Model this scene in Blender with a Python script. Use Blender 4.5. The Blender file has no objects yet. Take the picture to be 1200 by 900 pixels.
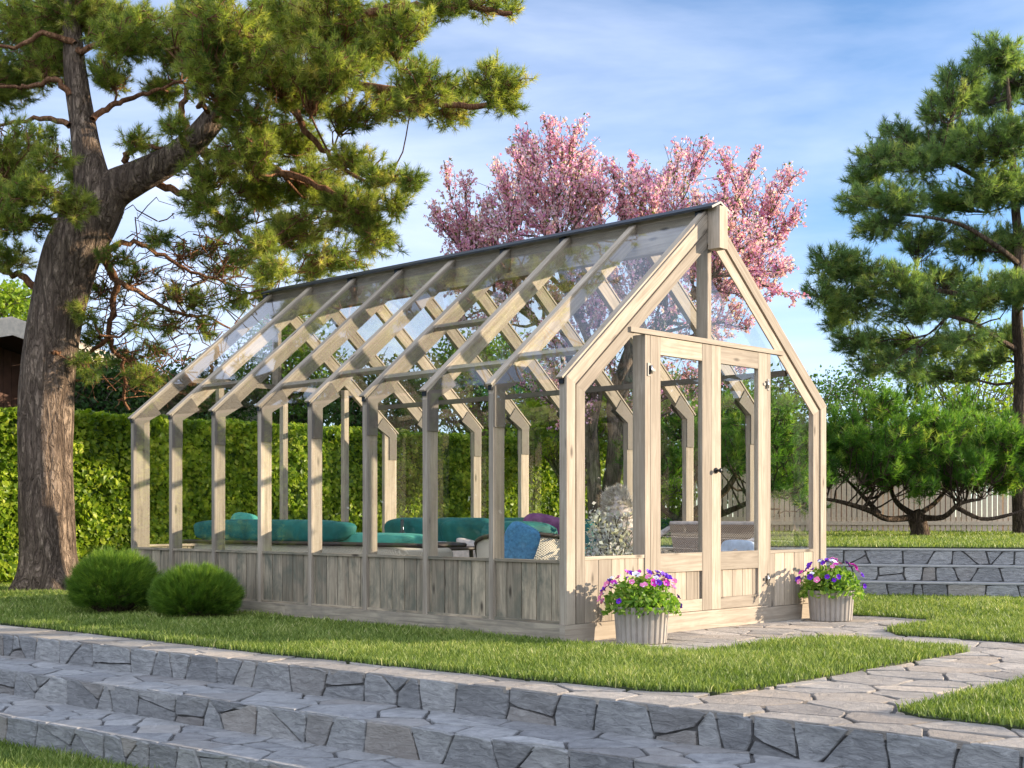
import bpy, math, random
import numpy as np
from mathutils import Vector, Matrix, noise
R = math.radians
C = bpy.context.scene.collection
SC = bpy.context.scene

# ------------------------------------------------------------------ camera, sky, sun, exposure
CX, CY, CH, YAW, FPX, HY = -6.5528, -5.7994, 0.84, 0.80697, 1564.48, 603.44
cam = bpy.data.cameras.new('camera'); camo = bpy.data.objects.new('camera', cam); C.objects.link(camo)
camo.location = (CX, CY, CH); camo.rotation_euler = (R(90), 0, -YAW)
cam.sensor_width = 36; cam.lens = FPX/1200*36; cam.shift_y = (HY-450)/1200
cam.clip_start = .1; cam.clip_end = 2000
SC.camera = camo
SUN_EL, SUN_AZ = 14.0, 129.0          # azimuth clockwise from +y
sd = Vector((math.sin(R(SUN_AZ))*math.cos(R(SUN_EL)), math.cos(R(SUN_AZ))*math.cos(R(SUN_EL)), math.sin(R(SUN_EL))))
w = bpy.data.worlds.new('World'); SC.world = w; w.use_nodes = True
nt = w.node_tree; bg = nt.nodes['Background']
sky = nt.nodes.new('ShaderNodeTexSky'); sky.sky_type = 'NISHITA'; sky.sun_disc = False
sky.sun_elevation = R(SUN_EL); sky.sun_rotation = R(SUN_AZ)
sky.air_density = 1.0; sky.dust_density = 0.15; sky.ozone_density = 3.0; sky.altitude = 2200
tc = nt.nodes.new('ShaderNodeTexCoord')
mp = nt.nodes.new('ShaderNodeMapping'); mp.inputs['Scale'].default_value = (1.0, 1.0, 4.0); mp.inputs['Rotation'].default_value = (.25, .15, .4)
cn = nt.nodes.new('ShaderNodeTexNoise'); cn.inputs['Scale'].default_value = 1.6; cn.inputs['Detail'].default_value = 7; cn.inputs['Roughness'].default_value = .55; cn.inputs['Distortion'].default_value = .35
cr = nt.nodes.new('ShaderNodeValToRGB'); cr.color_ramp.elements[0].position = .36; cr.color_ramp.elements[1].position = .72
cr.color_ramp.elements[0].color = (0.0, 0.0, 0.0, 1); cr.color_ramp.elements[1].color = (.8, .8, .8, 1)
mx = nt.nodes.new('ShaderNodeMixRGB'); mx.inputs[2].default_value = (4.7, 5.1, 6.3, 1)
nt.links.new(tc.outputs['Generated'], mp.inputs[0]); nt.links.new(mp.outputs[0], cn.inputs[0]); nt.links.new(cn.outputs[0], cr.inputs[0])
nt.links.new(sky.outputs[0], mx.inputs[1]); nt.links.new(cr.outputs[0], mx.inputs[0])
# added bright cloud bank, unseen behind the viewer, to fill the shaded surfaces
dt = nt.nodes.new('ShaderNodeVectorMath'); dt.operation = 'DOT_PRODUCT'; dt.inputs[1].default_value = (-.722, -.692, .25)
nt.links.new(tc.outputs['Generated'], dt.inputs[0])
ca = nt.nodes.new('ShaderNodeMath'); ca.operation = 'MULTIPLY_ADD'; nt.links.new(cn.outputs[0], ca.inputs[0]); ca.inputs[1].default_value = .5; nt.links.new(dt.outputs['Value'], ca.inputs[2])
cb = nt.nodes.new('ShaderNodeValToRGB'); cb.color_ramp.elements[0].position = .40; cb.color_ramp.elements[1].position = .85; nt.links.new(ca.outputs[0], cb.inputs[0])
m2 = nt.nodes.new('ShaderNodeMixRGB'); m2.inputs[2].default_value = (5.8, 6.5, 8.0, 1)
nt.links.new(cb.outputs[0], m2.inputs[0]); nt.links.new(mx.outputs[0], m2.inputs[1]); nt.links.new(m2.outputs[0], bg.inputs[0])
bg.inputs[1].default_value = 0.12
sl = bpy.data.lights.new('sun', 'SUN'); sl.energy = 4.6; sl.angle = R(.5); sl.color = (1.0, .84, .64)
so = bpy.data.objects.new('sun', sl); C.objects.link(so); so.rotation_euler = (-sd).to_track_quat('-Z', 'Y').to_euler()
so.location = (20, -20, 20)
SC.view_settings.view_transform = 'Standard'; SC.view_settings.look = 'None'; SC.view_settings.gamma = 1
SC.view_settings.exposure = 1.12
SC.render.engine = 'CYCLES'
SC.cycles.transparent_max_bounces = 40; SC.cycles.max_bounces = 8

fwd = np.array([math.sin(YAW), math.cos(YAW)]); rgt = np.array([math.cos(YAW), -math.sin(YAW)])
def W(px, py, D):                       # a point of the place seen at px, py at forward distance D
    r = (px-600)/FPX*D
    return np.array([CX+D*fwd[0]+r*rgt[0], CY+D*fwd[1]+r*rgt[1], CH+(HY-py)/FPX*D])
def G(px, D, z=0.0):
    p = W(px, HY, D); p[2] = z; return p

# ------------------------------------------------------------------ object helpers
def tag(o, label=None, cat=None, group=None, kind=None):
    if label: o['label'] = label
    if cat: o['category'] = cat
    if group: o['group'] = group
    if kind: o['kind'] = kind
    return o
def empty(name, loc=(0, 0, 0), rz=0, label=None, cat=None, group=None):
    o = bpy.data.objects.new(name, None); C.objects.link(o); o.location = loc; o.rotation_euler = (0, 0, rz)
    o.empty_display_size = .1
    return tag(o, label, cat, group)
def link(name, me, mat, parent=None, loc=None, rot=None):
    o = bpy.data.objects.new(name, me); C.objects.link(o)
    if mat and not me.materials: me.materials.append(mat)
    if parent: o.parent = parent
    if loc is not None: o.location = loc
    if rot is not None: o.rotation_euler = rot
    return o
def copy_tree(o, parent=None):
    c = o.copy(); C.objects.link(c); c.parent = parent
    for ch in list(o.children): copy_tree(ch, c)
    return c
def np_mesh(name, V, F, var=None, smooth=False):
    V = np.asarray(V, dtype=np.float32).reshape(-1, 3); F = np.asarray(F, dtype=np.int32)
    n, k = F.shape
    me = bpy.data.meshes.new(name)
    me.vertices.add(len(V)); me.vertices.foreach_set('co', V.ravel())
    me.loops.add(n*k); me.loops.foreach_set('vertex_index', F.ravel())
    me.polygons.add(n); me.polygons.foreach_set('loop_start', np.arange(0, n*k, k, dtype=np.int32))
    if smooth: me.polygons.foreach_set('use_smooth', np.ones(n, dtype=bool))
    me.update(calc_edges=True)
    if var is not None:
        a = me.attributes.new('var', 'FLOAT', 'POINT'); a.data.foreach_set('value', np.asarray(var, dtype=np.float32))
    return me

class MB:
    def __init__(s): s.v = []; s.f = []; s.c = []; s.uv = []; s.sm = []
    def add(s, vs, fs, var=0.5, uvs=None, smooth=False):
        b = len(s.v); s.v += [tuple(p) for p in vs]
        for i, f in enumerate(fs):
            s.f.append(tuple(b+k for k in f)); s.c.append(var); s.sm.append(smooth)
            s.uv.append(uvs[i] if uvs else [(0, 0)]*len(f))
    def beam(s, p0, p1, a, b, ua, var=None):
        """box from p0 to p1 (centre line), full size a along unit ua, b along the third axis; grain follows the length"""
        p0 = Vector(p0); p1 = Vector(p1); t = (p1-p0); L = t.length; t.normalize()
        ua = Vector(ua); ua = (ua - t*ua.dot(t)).normalized(); ub = t.cross(ua)
        vs = []
        for p in (p0, p1):
            for sa, sb in ((-1, -1), (1, -1), (1, 1), (-1, 1)): vs.append(p+ua*(a/2*sa)+ub*(b/2*sb))
        if var is None: var = random.random()
        o = var*7.0
        fs = [(3, 2, 1, 0), (4, 5, 6, 7), (0, 1, 5, 4), (1, 2, 6, 5), (2, 3, 7, 6), (3, 0, 4, 7)]
        uvs = [[(o, o), (o+.01, o), (o+.01, o+b), (o, o+b)]]*2
        for k, wd in enumerate((a, b, a, b)):
            q = o+k*.31
            uvs.append([(o, q), (o, q+wd), (o+L, q+wd), (o+L, q)])
        s.add(vs, fs, var, uvs); return s
    def box(s, x0, x1, y0, y1, z0, z1, var=None):
        d = (x1-x0, y1-y0, z1-z0); c = ((x0+x1)/2, (y0+y1)/2, (z0+z1)/2)
        m = d.index(max(d))
        if m == 0: return s.beam((x0, c[1], c[2]), (x1, c[1], c[2]), d[1], d[2], (0, 1, 0), var)
        if m == 1: return s.beam((c[0], y0, c[2]), (c[0], y1, c[2]), d[0], d[2], (1, 0, 0), var)
        return s.beam((c[0], c[1], z0), (c[0], c[1], z1), d[0], d[1], (1, 0, 0), var)
    def prism(s, poly, axis, lo, hi, var=None):
        """poly in the two other axes (in order), extruded along axis"""
        n = len(poly)
        def mk(a, h):
            q = list(a); q.insert(axis, h); return q
        vs = [mk(a, lo) for a in poly]+[mk(a, hi) for a in poly]
        fs = [tuple(range(n))[::-1], tuple(range(n, 2*n))]+[(i, (i+1) % n, n+(i+1) % n, n+i) for i in range(n)]
        if var is None: var = random.random()
        uvs = [[(a[1]+var*5, a[0]+var*3) for a in poly][::-1], [(a[1]+var*5, a[0]+var*3) for a in poly]]
        for i in range(n):
            L = math.dist(poly[i], poly[(i+1) % n]); uvs.append([(0, 0), (L, 0), (L, hi-lo), (0, hi-lo)])
        s.add(vs, fs, var, uvs); return s
    def tube(s, pts, rad, sides=8, var=.5, caps=True):
        pts = [Vector(p) for p in pts]; n = len(pts)
        if not hasattr(rad, '__len__'): rad = [rad]*n
        vs = []; ref = Vector((.31, .17, .93)).normalized()
        nrm = None
        for i, p in enumerate(pts):
            t = (pts[min(i+1, n-1)]-pts[max(i-1, 0)]).normalized()
            if nrm is None:
                nrm = t.cross(ref if abs(t.dot(ref)) < .9 else Vector((1, 0, 0))).normalized()
            nrm = (nrm-t*nrm.dot(t)).normalized(); b = t.cross(nrm)
            for k in range(sides):
                a = 2*math.pi*k/sides; vs.append(p+(nrm*math.cos(a)+b*math.sin(a))*rad[i])
        fs = [(i*sides+k, i*sides+(k+1) % sides, (i+1)*sides+(k+1) % sides, (i+1)*sides+k) for i in range(n-1) for k in range(sides)]
        if caps: fs += [tuple(range(sides))[::-1], tuple((n-1)*sides+k for k in range(sides))]
        s.add(vs, fs, var, None, True); return s
    def lathe(s, prof, c=(0, 0, 0), sides=24, var=.5, mod=None):
        vs = []
        for r, z in prof:
            for k in range(sides):
                a = 2*math.pi*k/sides; rr = r*(mod(k, z) if mod else 1)
                vs.append((c[0]+rr*math.cos(a), c[1]+rr*math.sin(a), c[2]+z))
        n = len(prof)
        fs = [(i*sides+k, i*sides+(k+1) % sides, (i+1)*sides+(k+1) % sides, (i+1)*sides+k) for i in range(n-1) for k in range(sides)]
        s.add(vs, fs, var, None, True); return s
    def cushion(s, c, size, rot=(0, 0, 0), e=.45, var=.5, n=14, lump=.0, seed=0):
        from mathutils import Euler
        M = Euler(rot).to_matrix(); vs = []; fs = []
        sg = lambda v, p: math.copysign(abs(v)**p, v)
        for i in range(n+1):
            ph = -math.pi/2+math.pi*i/n
            for k in range(2*n):
                th = 2*math.pi*k/(2*n)
                q = Vector((sg(math.cos(ph), e)*sg(math.cos(th), e)*size[0]/2, sg(math.cos(ph), e)*sg(math.sin(th), e)*size[1]/2, sg(math.sin(ph), e)*size[2]/2))
                if lump: q *= 1+lump*noise.noise(Vector((q.x*6+seed, q.y*6, q.z*6)))
                vs.append(M@q+Vector(c))
        m = 2*n
        for i in range(n):
            for k in range(m): fs.append((i*m+k, i*m+(k+1) % m, (i+1)*m+(k+1) % m, (i+1)*m+k))
        s.add(vs, fs, var, None, True); return s
    def build(s, name, mat, parent=None, bevel=0):
        me = bpy.data.meshes.new(name); me.from_pydata(s.v, [], s.f)
        a = me.attributes.new('var', 'FLOAT', 'FACE'); a.data.foreach_set('value', s.c)
        uv = me.uv_layers.new(name='UVMap'); uv.data.foreach_set('uv', [c for f in s.uv for q in f for c in q])
        me.polygons.foreach_set('use_smooth', s.sm); me.update()
        o = link(name, me, mat, parent)
        if bevel:
            m = o.modifiers.new('bevel', 'BEVEL'); m.width = bevel; m.segments = 2; m.limit_method = 'ANGLE'
        return o

# ------------------------------------------------------------------ materials
class Mat:
    def __init__(s, name, rough=.7, spec=.3):
        s.m = bpy.data.materials.new(name); s.m.use_nodes = True; s.t = s.m.node_tree; s.b = s.t.nodes['Principled BSDF']
        s.b.inputs['Roughness'].default_value = rough; s.b.inputs['Specular IOR Level'].default_value = spec
    def n(s, typ, **kw):
        nd = s.t.nodes.new(typ)
        for k, v in kw.items():
            if k in nd.inputs.keys(): nd.inputs[k].default_value = v
            else: setattr(nd, k, v)
        return nd
    def l(s, a, b): s.t.links.new(a, b)
    def ramp(s, src, stops):
        r = s.n('ShaderNodeValToRGB'); e = r.color_ramp.elements
        while len(e) < len(stops): e.new(.5)
        for i, (p, c) in enumerate(stops): e[i].position = p; e[i].color = (*c, 1) if len(c) == 3 else c
        if src: s.l(src, r.inputs[0])
        return r.outputs[0]
    def mix(s, fac, a, b, mode='MIX'):
        m = s.n('ShaderNodeMixRGB', blend_type=mode)
        for i, v in ((0, fac), (1, a), (2, b)):
            if isinstance(v, (int, float)): m.inputs[i].default_value = v
            elif isinstance(v, tuple): m.inputs[i].default_value = (*v, 1)
            else: s.l(v, m.inputs[i])
        return m.outputs[0]
    def attr(s, name='var'): return s.n('ShaderNodeAttribute', attribute_name=name).outputs['Fac']
    def obj(s): return s.n('ShaderNodeTexCoord').outputs['Object']
    def mapping(s, src, sc, rot=(0, 0, 0)):
        m = s.n('ShaderNodeMapping'); m.inputs['Scale'].default_value = sc; m.inputs['Rotation'].default_value = rot; s.l(src, m.inputs[0]); return m.outputs[0]
    def noise(s, src, scale, detail=4, rough=.55, dist=0):
        q = s.n('ShaderNodeTexNoise'); q.inputs['Scale'].default_value = scale; q.inputs['Detail'].default_value = detail
        q.inputs['Roughness'].default_value = rough; q.inputs['Distortion'].default_value = dist
        if src: s.l(src, q.inputs['Vector'])
        return q.outputs['Fac']
    def bump(s, h, strength=.4, dist=.01):
        b = s.n('ShaderNodeBump'); b.inputs['Strength'].default_value = strength; b.inputs['Distance'].default_value = dist
        s.l(h, b.inputs['Height']); s.l(b.outputs[0], s.b.inputs['Normal']); return b
    def col(s, c):
        if isinstance(c, tuple): s.b.inputs['Base Color'].default_value = (*c, 1)
        else: s.l(c, s.b.inputs['Base Color'])
        return s

def plain(name, c, rough=.6, metal=0, spec=.4, nz=.15, scale=20):
    m = Mat(name, rough, spec); m.b.inputs['Metallic'].default_value = metal
    f = m.noise(m.obj(), scale, 5); d = tuple(x*(1-nz) for x in c); e = tuple(min(1, x*(1+nz)) for x in c)
    m.col(m.ramp(f, [(.3, d), (.7, e)])); m.bump(f, .15, .004); return m.m

def wood(name, light, dark, stain, stain_amt, knots=.5):
    m = Mat(name, .72, .25)
    uv = m.n('ShaderNodeTexCoord').outputs['UV']; v = m.attr()
    off = m.n('ShaderNodeCombineXYZ'); 
    mul = m.n('ShaderNodeMath', operation='MULTIPLY'); m.l(v, mul.inputs[0]); mul.inputs[1].default_value = 13.7; m.l(mul.outputs[0], off.inputs[2])
    add = m.n('ShaderNodeVectorMath', operation='ADD'); m.l(uv, add.inputs[0]); m.l(off.outputs[0], add.inputs[1])
    g = m.noise(m.mapping(add.outputs[0], (2.2, 42, 1)), 1.0, 6, .6, .9)
    g2 = m.noise(m.mapping(add.outputs[0], (1.2, 9, 1)), 1.0, 3, .5, .4)
    c = m.ramp(g, [(.28, dark), (.62, light)])
    c = m.mix(m.ramp(g2, [(.35, (0, 0, 0)), (.7, (.5, .5, .5))]), c, tuple(x*.78 for x in light))
    vr = m.ramp(v, [(0, (.62, .61, .59)), (.5, (.95, .93, .9)), (1, (1.16, 1.12, 1.06))]); c = m.mix(1.0, c, vr, 'MULTIPLY')
    st = m.noise(m.mapping(add.outputs[0], (2.6, 5.5, 1)), 1.3, 5, .65, .6)
    sr = m.ramp(st, [(.42, (0, 0, 0)), (.66, (stain_amt,)*3)])
    c = m.mix(sr, c, stain)
    # knots: sparse dark ovals
    vo = m.n('ShaderNodeTexVoronoi'); vo.inputs['Scale'].default_value = 1.0; m.l(m.mapping(add.outputs[0], (2.3, 7.0, 1)), vo.inputs['Vector'])
    kr = m.ramp(vo.outputs['Distance'], [(.05, (knots,)*3), (.13, (0, 0, 0))])
    c = m.mix(kr, c, tuple(x*.28 for x in dark))
    m.col(c); m.bump(g, .35, .002); return m.m

def glass():
    m = bpy.data.materials.new('clear_glass'); m.use_nodes = True; t = m.node_tree; t.nodes.clear()
    o = t.nodes.new('ShaderNodeOutputMaterial'); mix = t.nodes.new('ShaderNodeMixShader'); tr = t.nodes.new('ShaderNodeBsdfTransparent')
    gl = t.nodes.new('ShaderNodeBsdfGlossy'); fr = t.nodes.new('ShaderNodeFresnel'); fr.inputs[0].default_value = 1.5
    tr.inputs[0].default_value = (.982, .992, .988, 1); gl.inputs['Roughness'].default_value = .0; gl.inputs['Color'].default_value = (1, 1, 1, 1)
    g = t.nodes.new('ShaderNodeNewGeometry')   # same Fresnel from both sides of the thin pane
    dot = t.nodes.new('ShaderNodeVectorMath'); dot.operation = 'DOT_PRODUCT'
    t.links.new(g.outputs['Incoming'], dot.inputs[0]); t.links.new(g.outputs['Normal'], dot.inputs[1])
    ab = t.nodes.new('ShaderNodeMath'); ab.operation = 'ABSOLUTE'; t.links.new(dot.outputs['Value'], ab.inputs[0])
    om = t.nodes.new('ShaderNodeMath'); om.operation = 'SUBTRACT'; om.inputs[0].default_value = 1; t.links.new(ab.outputs[0], om.inputs[1])
    pw = t.nodes.new('ShaderNodeMath'); pw.operation = 'POWER'; t.links.new(om.outputs[0], pw.inputs[0]); pw.inputs[1].default_value = 5
    ma = t.nodes.new('ShaderNodeMath'); ma.operation = 'MULTIPLY_ADD'; t.links.new(pw.outputs[0], ma.inputs[0]); ma.inputs[1].default_value = .95; ma.inputs[2].default_value = .045
    t.links.new(ma.outputs[0], mix.inputs[0]); t.links.new(tr.outputs[0], mix.inputs[1]); t.links.new(gl.outputs[0], mix.inputs[2])
    t.links.new(mix.outputs[0], o.inputs[0]); return m

def leafmat(name, stops, trans=.35, rough=.5, spec=.25, tcol=1.2):
    m = Mat(name, rough, spec); c = m.ramp(m.attr(), stops); m.col(c)
    tl = m.n('ShaderNodeBsdfTranslucent'); tint = m.mix(1.0, c, (1.15*tcol, 1.25*tcol, .6*tcol), 'MULTIPLY'); m.l(tint, tl.inputs[0])
    mx = m.n('ShaderNodeMixShader'); mx.inputs[0].default_value = trans
    m.l(m.b.outputs[0], mx.inputs[1]); m.l(tl.outputs[0], mx.inputs[2]); m.l(mx.outputs[0], m.t.nodes['Material Output'].inputs[0])
    return m.m

def stone(name, a, b, tint, streak=1.0):
    m = Mat(name, .78, .25); o = m.obj(); v = m.attr()
    off = m.n('ShaderNodeCombineXYZ'); mul = m.n('ShaderNodeMath', operation='MULTIPLY'); m.l(v, mul.inputs[0]); mul.inputs[1].default_value = 37
    for k in range(3): m.l(mul.outputs[0], off.inputs[k])
    add = m.n('ShaderNodeVectorMath', operation='ADD'); m.l(o, add.inputs[0]); m.l(off.outputs[0], add.inputs[1])
    n1 = m.noise(m.mapping(add.outputs[0], (3, 3, 11), (.4, .7, .2)), 3.4, 9, .72, .8*streak)
    n2 = m.noise(add.outputs[0], 1.3, 3)
    n3 = m.noise(o, 60, 5, .7)
    c = m.ramp(n1, [(.28, a), (.5, tuple((x+y)/2 for x, y in zip(a, b))), (.72, b)])
    c = m.mix(m.ramp(v, [(0, (0, 0, 0)), (.75, (.06, .06, .06)), (1, (.5, .5, .5))]), c, tint)
    c = m.mix(m.ramp(n2, [(.45, (0, 0, 0)), (.7, (.35, .35, .35))]), c, tuple(x*.7 for x in a))
    vr = m.ramp(m.noise(off.outputs[0], 3.0, 0), [(.3, (.72, .72, .73)), (.7, (1.15, 1.14, 1.12))]); c = m.mix(1.0, c, vr, 'MULTIPLY')
    m.col(c)
    h = m.n('ShaderNodeMath', operation='MULTIPLY_ADD'); m.l(n3, h.inputs[0]); h.inputs[1].default_value = .25; m.l(n1, h.inputs[2])
    m.bump(h.outputs[0], 1.0, .03); return m.m

M = {}
M['wood'] = wood('pale_timber', (.51, .435, .345), (.26, .205, .15), (.24, .20, .15), .42, .8)
M['board'] = wood('weathered_board', (.50, .415, .30), (.17, .125, .085), (.13, .13, .095), .9, .9)
M['wplinth'] = wood('weathered_plinth', (.52, .44, .33), (.17, .135, .10), (.18, .16, .13), .6, .3)
M['ply'] = plain('grey_plate', (.15, .125, .10), .7, nz=.08)
M['cap'] = plain('dark_capping', (.045, .047, .052), .5)
M['glass'] = glass()
M['black'] = plain('black_iron', (.012, .012, .013), .4)
M['steel'] = plain('brushed_steel', (.6, .58, .55), .3, metal=1)
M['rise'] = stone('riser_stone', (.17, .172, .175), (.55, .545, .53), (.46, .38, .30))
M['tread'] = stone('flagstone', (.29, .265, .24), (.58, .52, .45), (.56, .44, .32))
M['mortar'] = plain('dark_joint', (.10, .095, .09), .95, nz=.3, scale=50)
M['slab'] = plain('pale_slab_edge', (.30, .30, .29), .8)
M['soil'] = plain('soil', (.035, .045, .015), .95, nz=.4, scale=30)
M['potsoil'] = plain('potting_soil', (.03, .02, .012), .95, nz=.4, scale=60)
M['grass'] = leafmat('grass_blades', [(0, (.075, .125, .018)), (.42, (.17, .235, .045)), (.78, (.34, .39, .10)), (1, (.58, .54, .25))], .3, .5)
M['needle'] = leafmat('pine_needles_warm', [(0, (.07, .115, .028)), (.45, (.22, .27, .055)), (.8, (.44, .44, .09)), (1, (.62, .52, .19))], .48, .45)
M['needle2'] = leafmat('pine_needles_green', [(0, (.07, .12, .05)), (.5, (.18, .27, .09)), (.85, (.34, .41, .12)), (1, (.48, .48, .16))], .46, .45)
M['umbrella'] = leafmat('umbrella_pine_needles', [(0, (.04, .095, .02)), (.5, (.11, .24, .035)), (.85, (.24, .37, .055)), (1, (.40, .47, .10))], .45, .45)
M['mugo'] = leafmat('dwarf_pine_needles', [(0, (.04, .09, .015)), (.5, (.12, .22, .03)), (1, (.34, .44, .06))], .35, .45)
M['hedge'] = leafmat('hedge_leaves', [(0, (.06, .12, .012)), (.45, (.19, .29, .02)), (.8, (.43, .50, .045)), (1, (.62, .62, .11))], .42, .4)
M['leaf'] = leafmat('broad_leaves', [(0, (.04, .09, .015)), (.6, (.10, .20, .025)), (1, (.22, .32, .05))], .4, .45)
M['leafy'] = leafmat('yellow_green_leaves', [(0, (.12, .20, .015)), (.6, (.26, .36, .03)), (1, (.42, .46, .06))], .4, .45)
M['leafd'] = leafmat('dark_leaves', [(0, (.015, .045, .012)), (.6, (.04, .09, .02)), (1, (.09, .15, .03))], .3, .45)
M['blossom'] = leafmat('pink_blossom', [(0, (.66, .22, .52)), (.35, (.86, .46, .78)), (.75, (.92, .70, .90)), (.93, (.94, .88, .94)), (.935, (.10, .16, .03)), (1, (.2, .26, .05))], .48, .6, .1, .95)
def barkmat(name, a, b, sc=9, bs=1.0):
    m = Mat(name, .9, .15); o = m.obj()
    def ridge(scale, zs, dist):
        n = m.noise(m.mapping(o, (1, 1, zs)), scale, 5, .55, dist)
        s1 = m.n('ShaderNodeMath', operation='SUBTRACT'); m.l(n, s1.inputs[0]); s1.inputs[1].default_value = .5
        ab = m.n('ShaderNodeMath', operation='ABSOLUTE'); m.l(s1.outputs[0], ab.inputs[0])
        ml = m.n('ShaderNodeMath', operation='MULTIPLY', use_clamp=True); m.l(ab.outputs[0], ml.inputs[0]); ml.inputs[1].default_value = 9; return ml.outputs[0]
    r1 = ridge(sc, .20, .5); r2 = ridge(sc*2.3, .30, .3); mn = m.n('ShaderNodeMath', operation='MINIMUM'); m.l(r1, mn.inputs[0])
    ad = m.n('ShaderNodeMath', operation='ADD'); m.l(r2, ad.inputs[0]); ad.inputs[1].default_value = .35; m.l(ad.outputs[0], mn.inputs[1])
    n2 = m.noise(m.mapping(o, (1, 1, .4)), 34, 6, .7); n3 = m.noise(o, 2.2, 4, .6)
    c = m.ramp(mn.outputs[0], [(0, tuple(x*.30 for x in a)), (.25, a), (.8, b)])
    c = m.mix(m.ramp(n2, [(.35, (0,)*3), (.75, (.75,)*3)]), c, tuple(x*.55 for x in b)); c = m.mix(m.ramp(n3, [(.45, (0,)*3), (.65, (.55,)*3)]), c, a)
    m.col(c)
    h = m.n('ShaderNodeMath', operation='MULTIPLY_ADD'); m.l(n2, h.inputs[0]); h.inputs[1].default_value = .5; m.l(mn.outputs[0], h.inputs[2])
    m.bump(h.outputs[0], bs, .05); return m.m
M['bark'] = barkmat('pine_bark', (.13, .09, .065), (.38, .28, .20), 9, 1.0)
M['bark2'] = barkmat('small_pine_bark', (.10, .07, .05), (.26, .18, .12), 14)
M['limb'] = barkmat('orange_limb_bark', (.22, .10, .05), (.40, .21, .11), 16, .7)
M['cbark'] = barkmat('cherry_bark', (.12, .09, .07), (.28, .22, .17), 12, .6)
M['teal'] = plain('teal_velvet', (.012, .13, .115), .75, nz=.35, scale=6)
M['teal2'] = plain('teal_velvet_light', (.06, .30, .23), .75, nz=.25, scale=6)
M['blue'] = plain('blue_weave', (.07, .21, .36), .85, nz=.3, scale=45)
M['purple'] = plain('plum_cloth', (.19, .06, .15), .85, nz=.3)
M['cream'] = plain('cream_cloth', (.55, .47, .42), .9, nz=.2)
M['paleblue'] = plain('pale_blue_cloth', (.5, .58, .70), .9, nz=.15)
M['dark'] = plain('dark_brown_frame', (.05, .033, .024), .5)
M['fur'] = leafmat('sheepskin', [(0, (.5, .42, .36)), (1, (.85, .78, .70))], .2, .9, .1, .6)
M['whiteleaf'] = leafmat('silvery_leaves', [(0, (.35, .30, .26)), (.4, (.68, .63, .60)), (1, (.90, .87, .84))], .4, .6, .2, .7)
M['bottle'] = plain('dark_bottle_glass', (.01, .014, .01), .1, spec=.6)
M['label'] = plain('gold_label', (.5, .35, .05), .5)
M['concrete'] = plain('beige_concrete', (.35, .31, .265), .85, nz=.14, scale=14)
M['fence'] = plain('pale_fence_paint', (.74, .57, .40), .7, nz=.1)
M['fascia'] = plain('beige_fascia', (.66, .56, .44), .7)
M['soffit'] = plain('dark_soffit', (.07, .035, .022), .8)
M['cladding'] = plain('brown_cladding', (.13, .06, .035), .7, nz=.3, scale=4)
M['shingle'] = plain('slate_shingle', (.10, .10, .12), .8, nz=.3, scale=6)
def rattan(name, a, b, s):
    m = Mat(name, .6, .3); o = m.obj()
    w1 = m.n('ShaderNodeTexWave', bands_direction='DIAGONAL'); w1.inputs['Scale'].default_value = s; m.l(m.mapping(o, (1, 1, 1)), w1.inputs['Vector'])
    w2 = m.n('ShaderNodeTexWave', bands_direction='DIAGONAL'); w2.inputs['Scale'].default_value = s; m.l(m.mapping(o, (1, 1, -1)), w2.inputs['Vector'])
    x = m.n('ShaderNodeMath', operation='MAXIMUM'); m.l(w1.outputs['Fac'], x.inputs[0]); m.l(w2.outputs['Fac'], x.inputs[1])
    m.col(m.ramp(x.outputs[0], [(.55, b), (.8, a)])); m.bump(x.outputs[0], .6, .006); return m.m
M['rattan'] = rattan('cream_rattan', (.68, .60, .47), (.34, .27, .19), 34)
M['wicker'] = rattan('brown_wicker', (.42, .31, .22), (.12, .075, .05), 30)
M['petal_purple'] = plain('purple_petal', (.12, .012, .42), .6, nz=.3, scale=60)
M['petal_white'] = plain('white_petal', (.80, .78, .80), .6, nz=.1, scale=60)
M['petal_pink'] = plain('pink_petal', (.78, .22, .42), .6, nz=.3, scale=60)
M['petal_magenta'] = plain('magenta_petal', (.55, .03, .38), .6, nz=.3, scale=60)
M['petleaf'] = leafmat('petunia_leaves', [(0, (.06, .15, .02)), (.6, (.19, .33, .04)), (1, (.42, .48, .12))], .4, .5)

# ------------------------------------------------------------------ the ground
def nose(y):                            # the front edge of the top step
    ys = [-12, -3.8, -2.3, -1.3, -.1, 1.4, 3.4, 14]; xs = [-1.78, -1.81, -1.83, -1.88, -1.97, -2.09, -2.22, -2.75]
    return float(np.interp(y, ys, xs))
def sheet(name, poly, z0, z1, mat, kind='structure', lab=None):
    m = MB(); m.prism(poly, 2, z0, z1); o = m.build(name, mat); o['kind'] = kind
    return o
YS = [-14+i*.5 for i in range(53)]
SH = .155
m = MB(); Rg = 600
m.add([(-Rg, -Rg, -.475), (Rg, -Rg, -.475), (Rg, Rg, -.475), (-Rg, Rg, -.475)], [(0, 1, 2, 3)])
tag(m.build('lower_lawn', M['soil']), kind='structure')
for k, (off, z) in enumerate(((.0, -.012), (-.45, -.012-SH), (-.93, -.012-2*SH))):
    poly = [(nose(y)+off+.02, y) for y in YS]+[(60, 12), (60, -14)] if k == 0 else [(nose(y)+off+.02, y) for y in YS]+[(nose(y)+off+.6, y) for y in YS[::-1]]
    m = MB()
    if k == 0:
        poly = [(nose(y)+.02, y) for y in YS]+[(nose(12)+.02, 60), (60, 60), (60, -14)]
    m.prism(poly, 2, -.6, z); tag(m.build(['terrace', 'steps_bed', 'steps_bed'][k], M['mortar']), kind='structure')

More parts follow.
